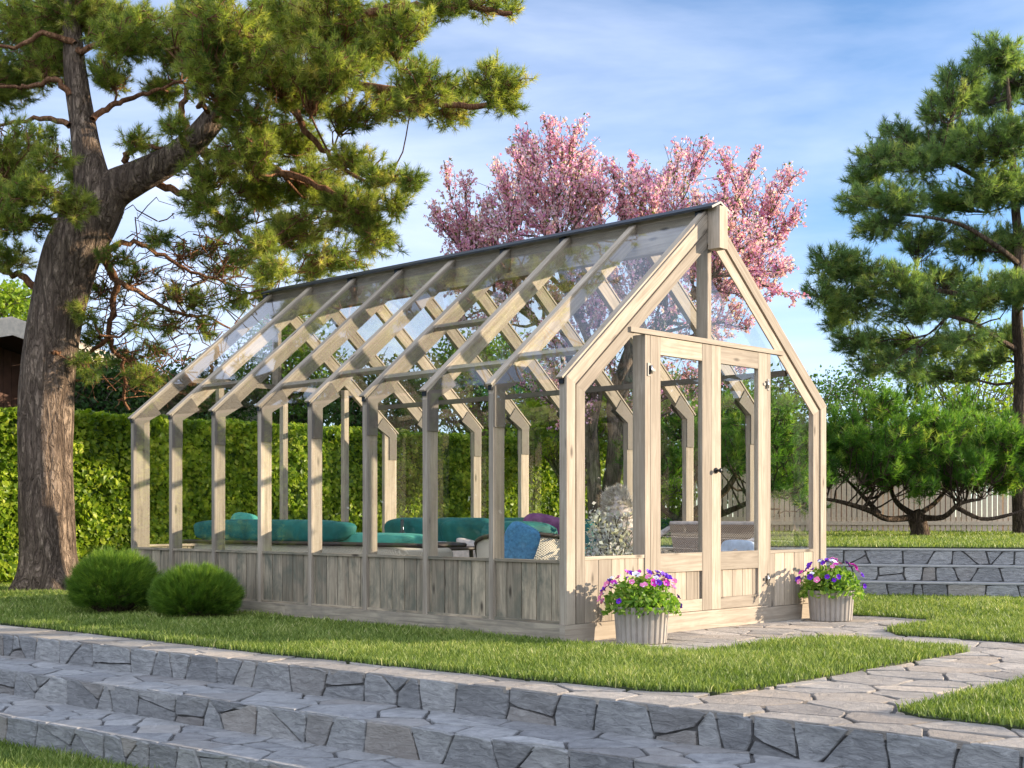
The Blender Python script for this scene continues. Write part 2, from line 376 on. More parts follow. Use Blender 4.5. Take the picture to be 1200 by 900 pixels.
def stones(seeds, rect, gap, mapf, thick, rng, ch=.008, skip=None, asp=1.0):
    V = []; F = []; Cc = []
    u0, u1, v0, v1 = rect; S = np.array(seeds)
    for i, (su, sv) in enumerate(S):
        if skip and skip(su, sv): continue
        d = np.hypot(S[:, 0]-su, (S[:, 1]-sv)*asp); idx = np.argsort(d)[1:18]
        poly = [(u0, v0), (u1, v0), (u1, v1), (u0, v1)]
        for j in idx:
            nu, nv = S[j, 0]-su, (S[j, 1]-sv)*asp*asp; ln = math.hypot(nu, nv)
            if ln < 1e-6: continue
            nu /= ln; nv /= ln
            lim = nu*(S[j, 0]+su)/2+nv*(S[j, 1]+sv)/2-gap/2
            out = []
            for a in range(len(poly)):
                p, q = poly[a], poly[(a+1) % len(poly)]; dp = nu*p[0]+nv*p[1]-lim; dq = nu*q[0]+nv*q[1]-lim
                if dp <= 0: out.append(p)
                if (dp < 0) != (dq < 0) and dp != dq:
                    t = dp/(dp-dq); out.append((p[0]+(q[0]-p[0])*t, p[1]+(q[1]-p[1])*t))
            poly = out
            if len(poly) < 3: break
        if len(poly) < 3: continue
        ring = []
        for a in range(len(poly)):
            p, q = poly[a], poly[(a+1) % len(poly)]; L = math.dist(p, q); n = max(1, int(L/.05))
            for k in range(n):
                t = (k+(.15 if k == 0 and L > .04 else 0))/n; jit = gap*.32 if k else 0
                ring.append((p[0]+(q[0]-p[0])*t+rng.uniform(-jit, jit), p[1]+(q[1]-p[1])*t+rng.uniform(-jit, jit)))
        ring = [(min(max(a, u0), u1), min(max(b, v0), v1)) for a, b in ring]
        c = np.mean(ring, axis=0); n = len(ring)
        ext = max(np.ptp([r[0] for r in ring]), np.ptp([r[1] for r in ring]), .02); kk = max(.6, 1-2.2*ch/ext)
        tl = (rng.uniform(-.02, .02), rng.uniform(-.02, .02)); th = thick+rng.uniform(-.3, .3)*ch
        b = len(V)
        for (r, hh) in ((1, -.02), (1, th-ch), (kk, th)):
            for (a, q) in ring:
                uu, vv = c[0]+(a-c[0])*r, c[1]+(q-c[1])*r
                V.append(mapf(uu, vv, hh+tl[0]*(uu-c[0])+tl[1]*(vv-c[1])))
        for lv in range(2):
            for k in range(n): F.append((b+lv*n+k, b+lv*n+(k+1) % n, b+(lv+1)*n+(k+1) % n, b+(lv+1)*n+k))
        F.append(tuple(b+2*n+k for k in range(n))); Cc += [rng.random()]*(2*n+1)
    return V, F, Cc
def stone_obj(name, parts, mat):
    m = MB()
    for V, F, Cc in parts:
        b = len(m.v); m.v += [tuple(p) for p in V]; m.f += [tuple(i+b for i in f) for f in F]; m.c += Cc
        m.sm += [False]*len(F); m.uv += [[(0, 0)]*len(f) for f in F]
    return tag(m.build(name, mat), kind='structure')
def jgrid(u0, u1, v0, v1, su, sv, rng, j=.42, off=True):
    out = []; nv = max(1, round((v1-v0)/sv)); nu = max(1, round((u1-u0)/su))
    for a in range(nv):
        for b in range(nu+1):
            if rng.random() < .12: continue
            u = u0+(b+.5*(a % 2)*off)*(u1-u0)/nu; v = v0+(a+.5)*(v1-v0)/nv
            out.append((u+rng.uniform(-j, j)*su, min(max(v+rng.uniform(-j, j)*sv, v0+.01), v1-.01)))
    return out
def inpoly(P, poly):
    P = np.asarray(P); x, y = P[:, 0], P[:, 1]; ins = np.zeros(len(P), bool); n = len(poly)
    for i in range(n):
        x0, y0 = poly[i]; x1, y1 = poly[(i+1) % n]
        if y0 == y1: continue
        c = ((y0 > y) != (y1 > y)) & (x < (x1-x0)*(y-y0)/(y1-y0)+x0); ins ^= c
    return ins
# lawns (real outlines on the terrace)
LAWN_A = [(-1.90, 9.3), (-1.84, 4.3), (-1.76, 1.0), (-1.60, -1.1), (-1.50, -1.9), (-1.36, -2.16), (-1.0, -2.2), (1.28, -2.16), (1.42, -2.02), (1.40, -1.10), (1.25, -1.03), (-.02, -1.02), (-.05, -.22), (-.05, 5.6), (3.6, 5.6), (3.6, 9.3)]
FD = np.array([.473, -.881]); FN = np.array([.881, .473])     # along the far steps / away from the camera
P0 = np.array([5.75, 1.03])
def far(t, n): return tuple(P0+FD*t+FN*n)
LAWN_C = [(3.6, 9.3), (3.47, 5.5), (3.47, -.24), (3.48, -1.0), (2.30, -1.07), (2.04, -1.3), (2.06, -2.18), (2.25, -9), (9.5, -9), far(5.5, .03), far(-2.55, .03), far(-2.6, 6), (12, 9.3)]
LAWN_B = [(-1.38, -3.2), (-1.30, -3.05), (1.3, -3.0), (1.42, -3.1), (1.42, -9), (-1.38, -9)]
rng = random.Random(7)
mt = lambda z: (lambda u, v, hh: (nose(u)+v+.006*noise.noise(Vector((u*7, v*2, z*9))), u, z+hh))
path_skip = lambda u, v: bool(v > .45 and any(inpoly([(nose(u)+v+dx, u+dy)], L)[0] and inpoly([(nose(u)+v-dx, u-dy)], L)[0] and inpoly([(nose(u)+v-dx, u+dy)], L)[0] and inpoly([(nose(u)+v+dx, u-dy)], L)[0] for L in (LAWN_A, LAWN_B, LAWN_C) for dx, dy in ((.3, .3),)))
pv = [stones(jgrid(-8, .25, 0, 5.6, .34, .24, rng), (-8, .3, .004, 5.6), .017, mt(-.012), .012, rng, .004, path_skip, 1.25),
      stones(jgrid(.3, 12, 0, .36, .33, .18, rng), (.3, 12, .004, .38), .014, mt(-.012), .012, rng, .004)]
stone_obj('flagstone_path', pv, M['tread'])
treads = []; risers = []
for k, off in enumerate((-.45, -.93)):
    z = -SH*(k+1)
    wd = .46 if k == 0 else .50
    treads.append(stones(jgrid(-8, 12, off, off+wd, .32, .17, rng), (-8, 12, off+.004, off+wd), .015, mt(z-.012), .012, rng, .004, None, 1.2))
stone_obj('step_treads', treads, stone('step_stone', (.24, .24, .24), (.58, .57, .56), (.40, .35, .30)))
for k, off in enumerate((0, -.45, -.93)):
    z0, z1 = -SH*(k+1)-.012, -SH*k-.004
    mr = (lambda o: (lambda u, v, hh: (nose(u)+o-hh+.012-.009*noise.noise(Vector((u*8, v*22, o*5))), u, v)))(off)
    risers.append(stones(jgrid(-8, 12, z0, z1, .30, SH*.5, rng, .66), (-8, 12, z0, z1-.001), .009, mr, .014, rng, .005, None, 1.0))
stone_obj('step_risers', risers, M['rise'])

# far terrace with its three steps
for k, (n0, z) in enumerate(((0, .16), (.33, .32), (.66, .48))):
    t0, t1 = (-2.6, 14); n1 = 45 if k == 2 else n0+.7
    m = MB(); m.prism([far(t0, n0+.02), far(t1, n0+.02), far(t1, n1), far(t0, n1)], 2, -.5, z-.012)
    tag(m.build(['far_steps_bed', 'far_steps_bed', 'upper_terrace'][k], M['mortar']), kind='structure')
    m = MB(); m.prism([far(t0, n0-.005), far(t1, n0-.005), far(t1, n0+.34 if k < 2 else n0+.3), far(t0, n0+.34 if k < 2 else n0+.3)], 2, z-.016, z)
    tag(m.build('far_step_tread', M['slab']), kind='structure')
mr = lambda base: (lambda u, v, hh: (*far(u, base-hh+.01), v))
stone_obj('far_step_risers', [stones(jgrid(-2.6, 14, z-.16, z-.03, .40, .07, rng, .6), (-2.6, 14, z-.16, z-.018), .012, mr(n0), .012, rng, .005) for n0, z in ((0, .16), (.33, .32), (.66, .48))], M['rise'])
def side_poly(): return [far(-2.6, .94), far(14, .94), far(14, 26), far(-2.6, 26)]
sheet('upper_lawn', side_poly(), .40, .495, M['soil'])
for nm, L in (('lawn', LAWN_A), ('lawn', LAWN_B), ('lawn', LAWN_C)): sheet(nm, L, -.05, .006, M['soil'])
sheet('garden_ground', [(-2.2, 9.3), (40, 9.3), (60, 30), (60, 60), (-3, 60)], -.05, .008, M['soil'])

# grass blades
rs = np.random.RandomState(3)
def blades(polys, z, dens0=12500, dmin=7.6, hmul=1.0, lim=None, edge=0):
    VV = []; vv = []
    for poly in polys:
        a = np.array(poly); lo = a.min(0); hi = a.max(0)
        n = int(np.prod(hi-lo)*dens0)
        while n > 0:
            k = min(n, 400000); n -= k
            P = lo+(hi-lo)*rs.rand(k, 2)
            F = (P-[CX, CY])@fwd; Rr = (P-[CX, CY])@rgt
            keep = (F > 2.5) & (np.abs(Rr) < F*.46+.6) & (rs.rand(k) < np.clip(dmin/np.maximum(F, dmin), 0, 1)**2.0)
            P = P[keep]; F = F[keep]
            ii = inpoly(P, poly); P = P[ii]+rs.randn(ii.sum(), 2)*.010; F = F[ii]; VV.append(P); vv.append(F)
    P = np.vstack(VV); F = np.concatenate(vv); n = len(P)
    sc = np.maximum(F/dmin, 1)
    patch = np.array([noise.noise(Vector((x*1.7, y*1.7, 0)))+.5*noise.noise(Vector((x*6, y*6, 3))) for x, y in P])
    hgt = (.022+.036*rs.rand(n)+.022*(rs.rand(n) < .08)+.018*patch)*.86*hmul*(1+.12*(sc-1)); wid = .0034*sc*(.7+.6*rs.rand(n))
    an = rs.rand(n)*2*math.pi; ln = (.25+.75*rs.rand(n))*hgt*.75; la = rs.rand(n)*2*math.pi
    dx = np.cos(an)*wid; dy = np.sin(an)*wid; lx = np.cos(la)*ln; ly = np.sin(la)*ln
    Z = np.full(n, z-.004)
    b0 = np.stack([P[:, 0]-dx, P[:, 1]-dy, Z], 1); b1 = np.stack([P[:, 0]+dx, P[:, 1]+dy, Z], 1)
    m0 = np.stack([P[:, 0]-dx*.7+lx*.35, P[:, 1]-dy*.7+ly*.35, Z+hgt*.6], 1); m1 = np.stack([P[:, 0]+dx*.7+lx*.35, P[:, 1]+dy*.7+ly*.35, Z+hgt*.6], 1)
    tp = np.stack([P[:, 0]+lx, P[:, 1]+ly, Z+hgt], 1)
    V = np.stack([b0, b1, m1, m0, tp], 1).reshape(-1, 3); i = np.arange(n)[:, None]*5
    F1 = np.concatenate([i+[0, 1, 2], i+[0, 2, 3], i+[3, 2, 4]], 0)
    var = np.clip(.45+.24*patch+.24*rs.randn(n), 0, 1)
    return np_mesh('grass', V, F1, np.repeat(var, 5))
def seg(name, polys, z, **k):
    o = link(name, blades(polys, z, **k), M['grass']); tag(o, kind='stuff'); return o
tag(seg('lawn_grass', [LAWN_A, LAWN_B, LAWN_C], .006), 'short sunlit green grass around the greenhouse and paved path', 'grass')
tag(seg('upper_grass', [side_poly()], .495, dens0=5500), 'green grass on the upper terrace before the fence', 'grass')
low = [(nose(y)-.95, y) for y in YS]+[(-9, 12), (-9, -6)]
tag(seg('lower_grass', [low], -.475, hmul=1.15), 'shaded green grass below the stone steps', 'grass')

# ------------------------------------------------------------------ greenhouse
Wd, Ln, HE, HR, HS, HP = 3.252, 5.41, 1.747, 3.113, .54, .12
NB = 8; BAY = Ln/NB; SL = (HR-HE)/(Wd/2); ang = math.atan(SL); XM = Wd/2
random.seed(11)
gh = empty('greenhouse', (0, 0, 0), label='pale timber greenhouse with clear glass roof and double doors on the patio', cat='greenhouse')
def W_(name, fn, mat=M['wood'], parent=gh, bevel=0):
    m = MB(); fn(m); return m.build(name, mat, parent, bevel)
# plinth
W_('plinth', lambda m: (m.box(-.02, .028, .0, Ln/2+.3, 0, HP), m.box(-.02, .026, Ln/2+.3, Ln+.02, 0, HP)), M['wplinth'])
W_('plinth', lambda m: m.box(Wd-.028, Wd+.02, 0, Ln+.02, 0, HP))
W_('plinth', lambda m: m.box(-.023, Wd+.023, -.024, .024, 0, HP-.002))
W_('plinth', lambda m: m.box(-.023, Wd+.023, Ln-.02, Ln+.03, 0, HP-.002))
W_('floor', lambda m: [m.box(.03+i*.145, .03+i*.145+.14, .03, Ln-.03, .02, .055) for i in range(22)], M['board'])
TH, DP = .045, .108
for i in range(NB+1):
    y = i*BAY if i else .022
    y = min(y, Ln-.022)
    gable = i in (0, NB)
    for side in (0, 1):
        sx = (lambda x: x) if side == 0 else (lambda x: Wd-x)
        dpp = .17 if gable else DP
        x0, x1 = sorted((sx(0), sx(dpp)))
        W_('post', lambda m: m.box(x0, x1, y-TH/2, y+TH/2, HP, HE-.07))
        # rafter, a parallelogram in the x-z plane
        zt = lambda x: HE+SL*x
        dz = DP/math.cos(ang)
        a = [(sx(0), HE), (sx(XM-.045), zt(XM-.045)), (sx(XM-.045), zt(XM-.045)-dz), (sx(dz/SL*0+dpp), HE-.02), (sx(0), HE-.02)]
        a = [(sx(0), HE), (sx(XM-.045), zt(XM-.045)), (sx(XM-.045), zt(XM-.045)-dz), (sx(dpp), max(HE+SL*dpp-dz, HE-.0695)), (sx(dpp), HE-.07), (sx(0), HE-.07)]
        if side: a = a[::-1]
        mm = MB()
        # grain along the slope: use rotated uv
        n = len(a); y0, y1 = y-TH/2, y+TH/2
        vs = [(q[0], y0, q[1]) for q in a]+[(q[0], y1, q[1]) for q in a]
        vr = random.random(); ca, sa = math.cos(ang), math.sin(ang)*(1 if side == 0 else -1)
        uvf = lambda q: (q[0]*ca+q[1]*sa+vr*7, -q[0]*sa+q[1]*ca+vr*3)
        fs = [tuple(range(n)), tuple(range(n, 2*n))[::-1]]+[(k, n+k, n+(k+1) % n, (k+1) % n) for k in range(n)]
        uvs = [[uvf(q) for q in a], [uvf(q) for q in a][::-1]]
        for k in range(n):
            p, q = a[k], a[(k+1) % n]; L = math.dist(p, q); uvs.append([(vr*7, 0), (vr*7, TH), (vr*7+L, TH), (vr*7+L, 0)])
        mm.add(vs, fs, vr, uvs); mm.build('rafter', M['wood'], gh)
        # glazing bar over the rafter
        mm = MB(); e = .012
        up = Vector((-math.sin(ang), 0, math.cos(ang)))
        p0 = Vector((-.02, y, HE-SL*.02))+up*e; p1 = Vector((XM-.05, y, zt(XM-.05)))+up*e
        if side: p0.x = Wd-p0.x; p1.x = Wd-p1.x; up.x = -up.x
        mm.beam(p0, p1, TH+.012, .014, (0, 1, 0)); mm.build('glazing_bar', M['wood'], gh)
        # clip at the eave
        W_('eave_clip', lambda m: m.box(*sorted((sx(-.012), sx(.016))), y-.02, y+.02, HE-.045, HE-.006), M['black'])
        # plate over the joint of post and rafter, on both faces
        if not gable or i == NB:
            poly = [(sx(.004), HE-.30), (sx(.004), HE-.022), (sx(.20), zt(.20)-.012), (sx(.20+.085), zt(.20)-.012-.105), (sx(DP-.001), HE+SL*DP-dz-.002), (sx(DP-.001), HE-.30)]
            for s_ in (-1, 1):
                lo, hi = sorted((y+s_*(TH/2+.001), y+s_*(TH/2+.009)))
                mm = MB(); pp = [(q[0], q[1]) for q in (poly if side == 0 else poly[::-1])]
                mm.prism(pp, 1, lo, hi); mm.build('joint_plate', M['ply'], gh)
# side walls
for side in (0, 1):
    sx = (lambda x: x) if side == 0 else (lambda x: Wd-x)
    bm = M['board'] if side == 0 else M['wood']
    for i in range(NB):
        y0 = i*BAY+TH/2+(.022 if i == 0 else 0)+.001; y1 = (i+1)*BAY-TH/2-(.022 if i == NB-1 else 0)-.001
        def boards(m):
            y = y0; 
            first = .055 if i % 2 else .09
            while y < y1-.01:
                wv = first if y == y0 else .137; first = .137
                e = min(y+wv, y1); m.box(*sorted((sx(.022+random.uniform(0, .003)), sx(.044))), y+.004, e-.004, HP+.002, HS-.02); y = e
            m.box(*sorted((sx(.030), sx(.040))), y0, y1, HP+.003, HS-.022, .2)
        W_('board_panel', boards, bm)
        W_('bottom_trim', lambda m: m.box(*sorted((sx(.006), sx(.0215))), y0, y1, HP+.001, HP+.018), bm)
        W_('sill', lambda m: m.box(*sorted((sx(.010), sx(.075))), y0, y1, HS-.019, HS), bm)
        W_('wall_pane', lambda m: m.box(*sorted((sx(.014), sx(.018))), y0+.001, y1-.001, HS+.001, HE-.03), M['glass'])
        zt = lambda x: HE+SL*x
        up = Vector((-math.sin(ang), 0, math.cos(ang)))
        q0 = Vector((-.015, (y0+y1)/2, zt(-.015)))+up*.004; q1 = Vector((XM-.06, (y0+y1)/2, zt(XM-.06)))+up*.004
        if side: q0.x = Wd-q0.x; q1.x = Wd-q1.x
        W_('roof_pane', lambda m: m.beam(q0, q1, y1-y0+.02, .004, (0, 1, 0)), M['glass'])
# purlins under the far slope; short bars in the near slope
def onslope(side, t, drop=.0):          # t metres in from the eave, drop below the glass
    x = t; z = HE+SL*t-drop; return (x if side == 0 else Wd-x, z)
x, z = onslope(1, .50, .185)
W_('purlin', lambda m: m.beam((x, .05, z), (x, Ln-.05, z), .045, .045, (1, 0, 0)), M['ply'])
def crossbar(i, t, drop=.02):
    x, z = onslope(0, t, drop); W_('cross_bar', lambda m: m.beam((x, i*BAY+TH/2, z), (x, (i+1)*BAY-TH/2, z), .05, .035, (math.cos(ang), 0, math.sin(ang))), M['wood'])
for i, t in ((2, .72), (2, .20), (1, .22), (0, .27), (4, .24), (3, .30), (6, .34)): crossbar(i, t, .022)
# ridge
W_('ridge_beam', lambda m: m.box(XM-.043, XM+.043, -.02, Ln+.02, HR-.27, HR-.005))
W_('ridge_end_block', lambda m: m.box(XM-.05, XM+.05, -.125, -.022, HR-.31, HR+.0))
for sgn in (-1, 1):
    up = Vector((sgn*math.sin(ang), 0, math.cos(ang)))
    def cp(m):
        a = Vector((XM, 0, HR+.035)); b = Vector((XM+sgn*.11, 0, HR+.035-.11*SL*.55))
        mid = (a+b)/2; m.beam((mid.x, -.10, mid.z), (mid.x, Ln+.06, mid.z), (b-a).length, .016, (b-a), .5)
    W_('ridge_cap', cp, M['cap'])
for k in range(NB+1):
    if k % 3 != 1: W_('ridge_bracket', lambda m: m.box(XM-.075, XM-.0435, k*BAY-.03+.05, k*BAY+.03+.05, HR-.07, HR-.02), M['black'])
# front gable
hz = 2.14
xr = (hz-.035-HE)/SL
king = lambda y0, y1, top: (lambda m: m.box(XM-.0225, XM+.0225, y0, y1, hz, top))
W_('king_post', king(.002, .105, HR-.27))
W_('header_beam', lambda m: m.box(xr+.235, Wd-xr-.235, -.028, .012, hz-.035, hz))
# trim bands on the front face following posts and rafters
for side in (0, 1):
    sx = (lambda x: x) if side == 0 else (lambda x: Wd-x)
    tq = lambda o: HE+SL*o-o/math.cos(ang)-.0008
    for o0, o1, yy in ((0, .085, -.019), (.105, .19, -.012)):
        pq = [(sx(o0), HP), (sx(o1), HP), (sx(o1), tq(o1)), (sx(o0), tq(o0))]
        W_('corner_trim', lambda m: m.prism(pq if side == 0 else pq[::-1], 1, yy, -.0005))
    d = DP/math.cos(ang)
    for (o0, o1, yy) in ((0, .085, -.019), (.105, .19, -.012)):
        q = [(sx(o0), HE+SL*o0-o0/math.cos(ang)*1.0+0), (sx(XM-.052), HE+SL*(XM-.052)-o0/math.cos(ang)), (sx(XM-.052), HE+SL*(XM-.052)-o1/math.cos(ang)), (sx(o1), HE+SL*o1-o1/math.cos(ang))]
        q[0] = (sx(o0), HE+SL*o0-o0/math.cos(ang))
        if side: q = q[::-1]
        mm = MB(); vr = random.random(); n = 4
        vs = [(a[0], yy, a[1]) for a in q]+[(a[0], -.0005, a[1]) for a in q]
        ca, sa = math.cos(ang), math.sin(ang)*(1 if side == 0 else -1)
        uvf = lambda a: (a[0]*ca+a[1]*sa+vr*7, -a[0]*sa+a[1]*ca+vr*3)
        mm.add(vs, [(0, 1, 2, 3), (7, 6, 5, 4)]+[(k, n+k, n+(k+1) % n, (k+1) % n) for k in range(4)], vr, [[uvf(a) for a in q], [uvf(a) for a in q][::-1]]+[[(0, 0), (0, .02), (1.2, .02), (1.2, 0)]]*4)
        mm.build('gable_trim', M['wood'], gh)
# door jambs (deep studs) and boarded panels beside the doors
for side in (0, 1):
    sx = (lambda x: x) if side == 0 else (lambda x: Wd-x)
    W_('door_jamb', lambda m: m.box(*sorted((sx(.832), sx(.888))), -.016, .095, HP, hz-.036))
    def gb(m):
        x = .192
        while x < .828:
            e = min(x+.142, .830); m.box(*sorted((sx(x+.003), sx(e-.003))), -.006-random.uniform(0, .003), .014, HP+.002, HS-.002); x = e
        m.box(*sorted((sx(.193), sx(.829))), .001, .010, HP+.003, HS-.02, .2)
    W_('board_panel', gb)
    W_('sill', lambda m: m.box(*sorted((sx(.191), sx(.831))), -.012, .02, HS, HS+.022))
    # side light and gable triangle glass
    def tri(m):
        top = lambda x: min(HE+SL*x-.21, hz-.04 if x > .9 else 99)
        q = [(sx(.15), HS+.02), (sx(.832), HS+.02), (sx(.832), min(HE+SL*.832-.2, 9)), (sx(.15), HE-.05)]
        m.prism(q if side == 0 else q[::-1], 1, .080, .084, .5)
    W_('gable_pane', tri, M['glass'])
    q = [(sx(.836), hz+.002), (sx(XM-.023), hz+.002), (sx(XM-.023), HE+SL*XM-.30), (sx(.836), HE+SL*.836-.19)]
    W_('gable_pane', lambda m: m.prism(q if side == 0 else q[::-1], 1, .080, .084, .5), M['glass'])
W_('threshold', lambda m: m.box(.89, Wd-.89, -.027, .094, HP-.001, HP+.014))
# doors
x0, x1 = .890, XM-.0015; DW = x1-x0; zb, zt_ = HP+.018, hz-.040
def door(side, label):
    sx = (lambda x: x) if side == 0 else (lambda x: Wd-x)
    d = empty('door', (0, 0, 0)); d.parent = gh
    if label: d['label'] = label
    B = lambda m, a, b, c, e, y0=-.018, y1=.022: m.box(*sorted((sx(a), sx(b))), y0, y1, c, e)
    W_('stile', lambda m: B(m, x0, x0+.115, zb, zt_), parent=d)
    W_('stile', lambda m: B(m, x1-.115, x1, zb, zt_), parent=d)
    W_('door_rail', lambda m: B(m, x0+.1155, x1-.1155, zt_-.125, zt_, -.016), parent=d)
    W_('door_rail', lambda m: B(m, x0+.1155, x1-.1155, .43, .565, -.016), parent=d)
    W_('door_rail', lambda m: B(m, x0+.1155, x1-.1155, zb, zb+.085, -.016), parent=d)
    def bd(m):
        x = x0+.117; w0 = .055
        while x < x1-.118:
            e = min(x+w0, x1-.117); B(m, x+.003, e-.003, zb+.086, .429, -.002, .014); x = e; w0 = .135
        B(m, x0+.118, x1-.118, zb+.087, .428, .004, .010)
    W_('door_boards', bd, parent=d)
    W_('pane', lambda m: B(m, x0+.116, x1-.116, .566, zt_-.126, .0, .004), M['glass'], parent=d)
    for hz_ in (zb+.20, zt_-.24):
        h = W_('hinge', lambda m: (B(m, x0-.036, x0-.006, hz_-.045, hz_+.045, -.022, -.018), B(m, x0-.004, x0+.05, hz_-.010, hz_+.010, -.024, -.0185)), M['black'], parent=d)
        hx = sx(x0-.002); W_('pin', lambda m: m.tube([(hx, -.03, hz_-.03), (hx, -.03, hz_+.03)], .008, 8), M['steel'], parent=h)
    return d
d1 = door(0, 'left glazed door leaf without a knob'); d2 = door(1, 'right glazed door leaf with a round dark knob')
kx, kz = XM+.05, 1.17
W_('knob', lambda m: (m.tube([(kx, -.018, kz), (kx, -.026, kz)], .022, 16), m.tube([(kx, -.03, kz), (kx, -.055, kz)], .010, 10), m.cushion((kx, -.062, kz), (.036, .024, .036), e=1, n=8)), M['black'], parent=d2)
# back gable
W_('header_beam', lambda m: m.box(xr+.14, Wd-xr-.14, Ln-.04, Ln, hz-.02, hz+.03))
for xb in (.93, 1.70, 2.50):
    W_('post', lambda m: m.box(xb-.03, xb+.03, Ln-.10, Ln-.041 if xb == 1.7 else Ln-.042, HP, hz+.028))
W_('king_post', king(Ln-.10, Ln-.002, HR-.27))
def bb(m):
    x = .175
    while x < Wd-.17:
        e = min(x+.14, Wd-.165); m.box(x+.003, e-.003, Ln-.02, Ln+.004, HP, HS); x = e
W_('board_panel', bb, M['board'])
W_('sill', lambda m: m.box(.175, Wd-.175, Ln-.038, Ln+.010, HS+.001, HS+.022))

# ------------------------------------------------------------------ furniture inside
fl = .056
def wickerbody(m, x0, x1, y0, y1, z0, z1): m.cushion(((x0+x1)/2, (y0+y1)/2, (z0+z1)/2), (x1-x0, y1-y0, z1-z0), e=.22)
t = empty('rattan_sofa', (0, 0, 0), label='long cream rattan sofa with one teal bolster along the near glass wall', cat='sofa')
m = MB(); wickerbody(m, .30, .95, 1.95, 4.95, .14, .605); m.build('seat_base', M['rattan'], t)
m = MB(); m.tube([(.42, 1.86, .60), (.33, 1.95, .605), (.29, 2.4, .605), (.29, 3.5, .60), (.29, 4.97, .595)], .019, 8); m.tube([(.42, 1.86, .60), (.9, 1.86, .60), (.97, 2.0, .6), (.97, 4.9, .60), (.29, 4.97, .595)], .019, 8); m.build('rail', M['dark'], t)
for (lx, ly) in ((.4, 2.05), (.88, 2.05), (.4, 4.85), (.88, 4.85)):
    m = MB(); m.tube([(lx, ly, fl), (lx, ly, .2)], .022, 8); m.build('leg', M['dark'], t)
m = MB(); m.cushion((.45, 3.86, .70), (.24, 2.26, .20), e=.5, n=22, lump=.05); m.build('bolster', M['teal'], t)
m = MB(); m.cushion((.70, 3.0, .63), (.50, 1.6, .12), e=.35, n=16, lump=.03); m.build('seat_cushion', M['teal2'], t)
o = MB(); o.cushion((.72, 4.62, .73), (.14, .36, .26), (.1, .15, .1), e=.6, lump=.05); tag(o.build('pillow', M['teal2']), 'pale green pillow on the sofa by the near wall, behind the teal bolster', 'pillow')
# coffee table with tray and bottle
t = empty('coffee_table', (1.15, 2.55, 0), label='low dark coffee table carrying a tray and dark bottle', cat='table')
m = MB(); m.cushion((0, 0, .56), (.55, .8, .035), e=.3); m.build('table_top', M['dark'], t)
for a in (-1, 1):
    for b in (-1, 1):
        m = MB(); m.tube([(a*.22, b*.33, fl), (a*.2, b*.3, .55)], .018, 8); m.build('leg', M['dark'], t)
t = empty('serving_tray', (1.05, 2.55, .58), label='white serving tray on the coffee table beside the bottle', cat='tray')
m = MB(); m.box(-.12, .12, -.2, .2, 0, .012); m.box(-.12, -.108, -.2, .2, .0125, .035); m.box(.108, .12, -.2, .2, .0125, .035); m.box(-.1075, .1075, -.2, -.188, .0125, .035); m.box(-.1075, .1075, .188, .2, .0125, .035); m.build('tray_body', M['petal_white'], t)
t = empty('wine_bottle', (1.02, 2.75, .592), label='dark glass bottle with yellow label on the coffee table tray', cat='bottle')
m = MB(); m.lathe([(0, 0), (.05, 0), (.055, .03), (.05, .07), (.02, .105), (.014, .13), (.014, .21), (0, .212)], sides=14); m.build('bottle_glass', M['bottle'], t)
m = MB(); m.lathe([(.0535, .062), (.049, .076), (.044, .082)], sides=14); m.build('label_band', M['label'], t)
# sofa along the far side
t = empty('rattan_sofa', (0, 0, 0), label='cream rattan sofa with a row of dark teal back cushions along the far glass wall', cat='sofa')
m = MB(); wickerbody(m, 2.25, 3.08, 2.0, 5.1, .14, .46); m.build('seat_base', M['rattan'], t)
m = MB(); m.cushion((2.32, 3.60, .50), (.10, .95, .16), e=.3); m.build('front_rail', M['rattan'], t)
m = MB(); m.cushion((3.05, 3.5, .52), (.06, 3.0, .36), e=.3); m.build('back_rest', M['dark'], t)
m = MB(); m.cushion((2.62, 3.5, .49), (.7, 3.0, .12), e=.3, n=16); m.build('seat_cushion', M['teal'], t)
for k in range(4):
    m = MB(); m.cushion((2.9, 4.72-.72*k, .63), (.20, .74, .36), (0, -.18, .04*(k % 2)), e=.45, lump=.05, seed=k); m.build('back_cushion', M['teal'], t)
o = MB(); o.cushion((2.6, 3.55, .64), (.18, .62, .34), (0, -.35, .15), e=.5, lump=.06, seed=4); tag(o.build('pillow', M['teal']), 'teal pillow leaning in the middle of the far sofa', 'pillow')
o = MB(); o.cushion((2.3, 3.22, .55), (.30, .30, .10), (.15, .25, .3), e=.6, lump=.35, seed=2, n=18); o.cushion((2.17, 3.18, .45), (.09, .27, .26), (.0, .1, .2), e=.6, lump=.4, seed=5, n=18)
tag(o.build('throw_blanket', M['cream']), 'crumpled cream throw hanging over the far sofa front', 'blanket')
# armchair with its back to the near corner
t = empty('tub_armchair', (1.02, 1.30, 0), R(-12), label='cream rattan tub armchair with curved top rail behind the near corner post', cat='armchair')
def shell(m, r, z0, z1f, a0, a1, th=.03, n=28):
    vs = []; fs = []
    for i in range(n+1):
        a = a0+(a1-a0)*i/n; s = i/n; zt = z1f(s)
        for (rr, z) in ((r, z0), (r*1.05, zt), (r*1.05-th, zt), (r-th, z0)): vs.append((rr*math.cos(a), rr*math.sin(a), z))
    for i in range(n):
        for k in range(4): fs.append((i*4+k, i*4+(k+1) % 4, (i+1)*4+(k+1) % 4, (i+1)*4+k))
    fs += [(0, 1, 2, 3), (n*4+3, n*4+2, n*4+1, n*4)]
    m.add(vs, fs, .5, None, True)
prof = lambda s: .50+.19*max(0, math.sin(math.pi*s))**.45
m = MB(); shell(m, .37, .12, prof, R(130), R(330)); m.build('back_shell', M['rattan'], t)
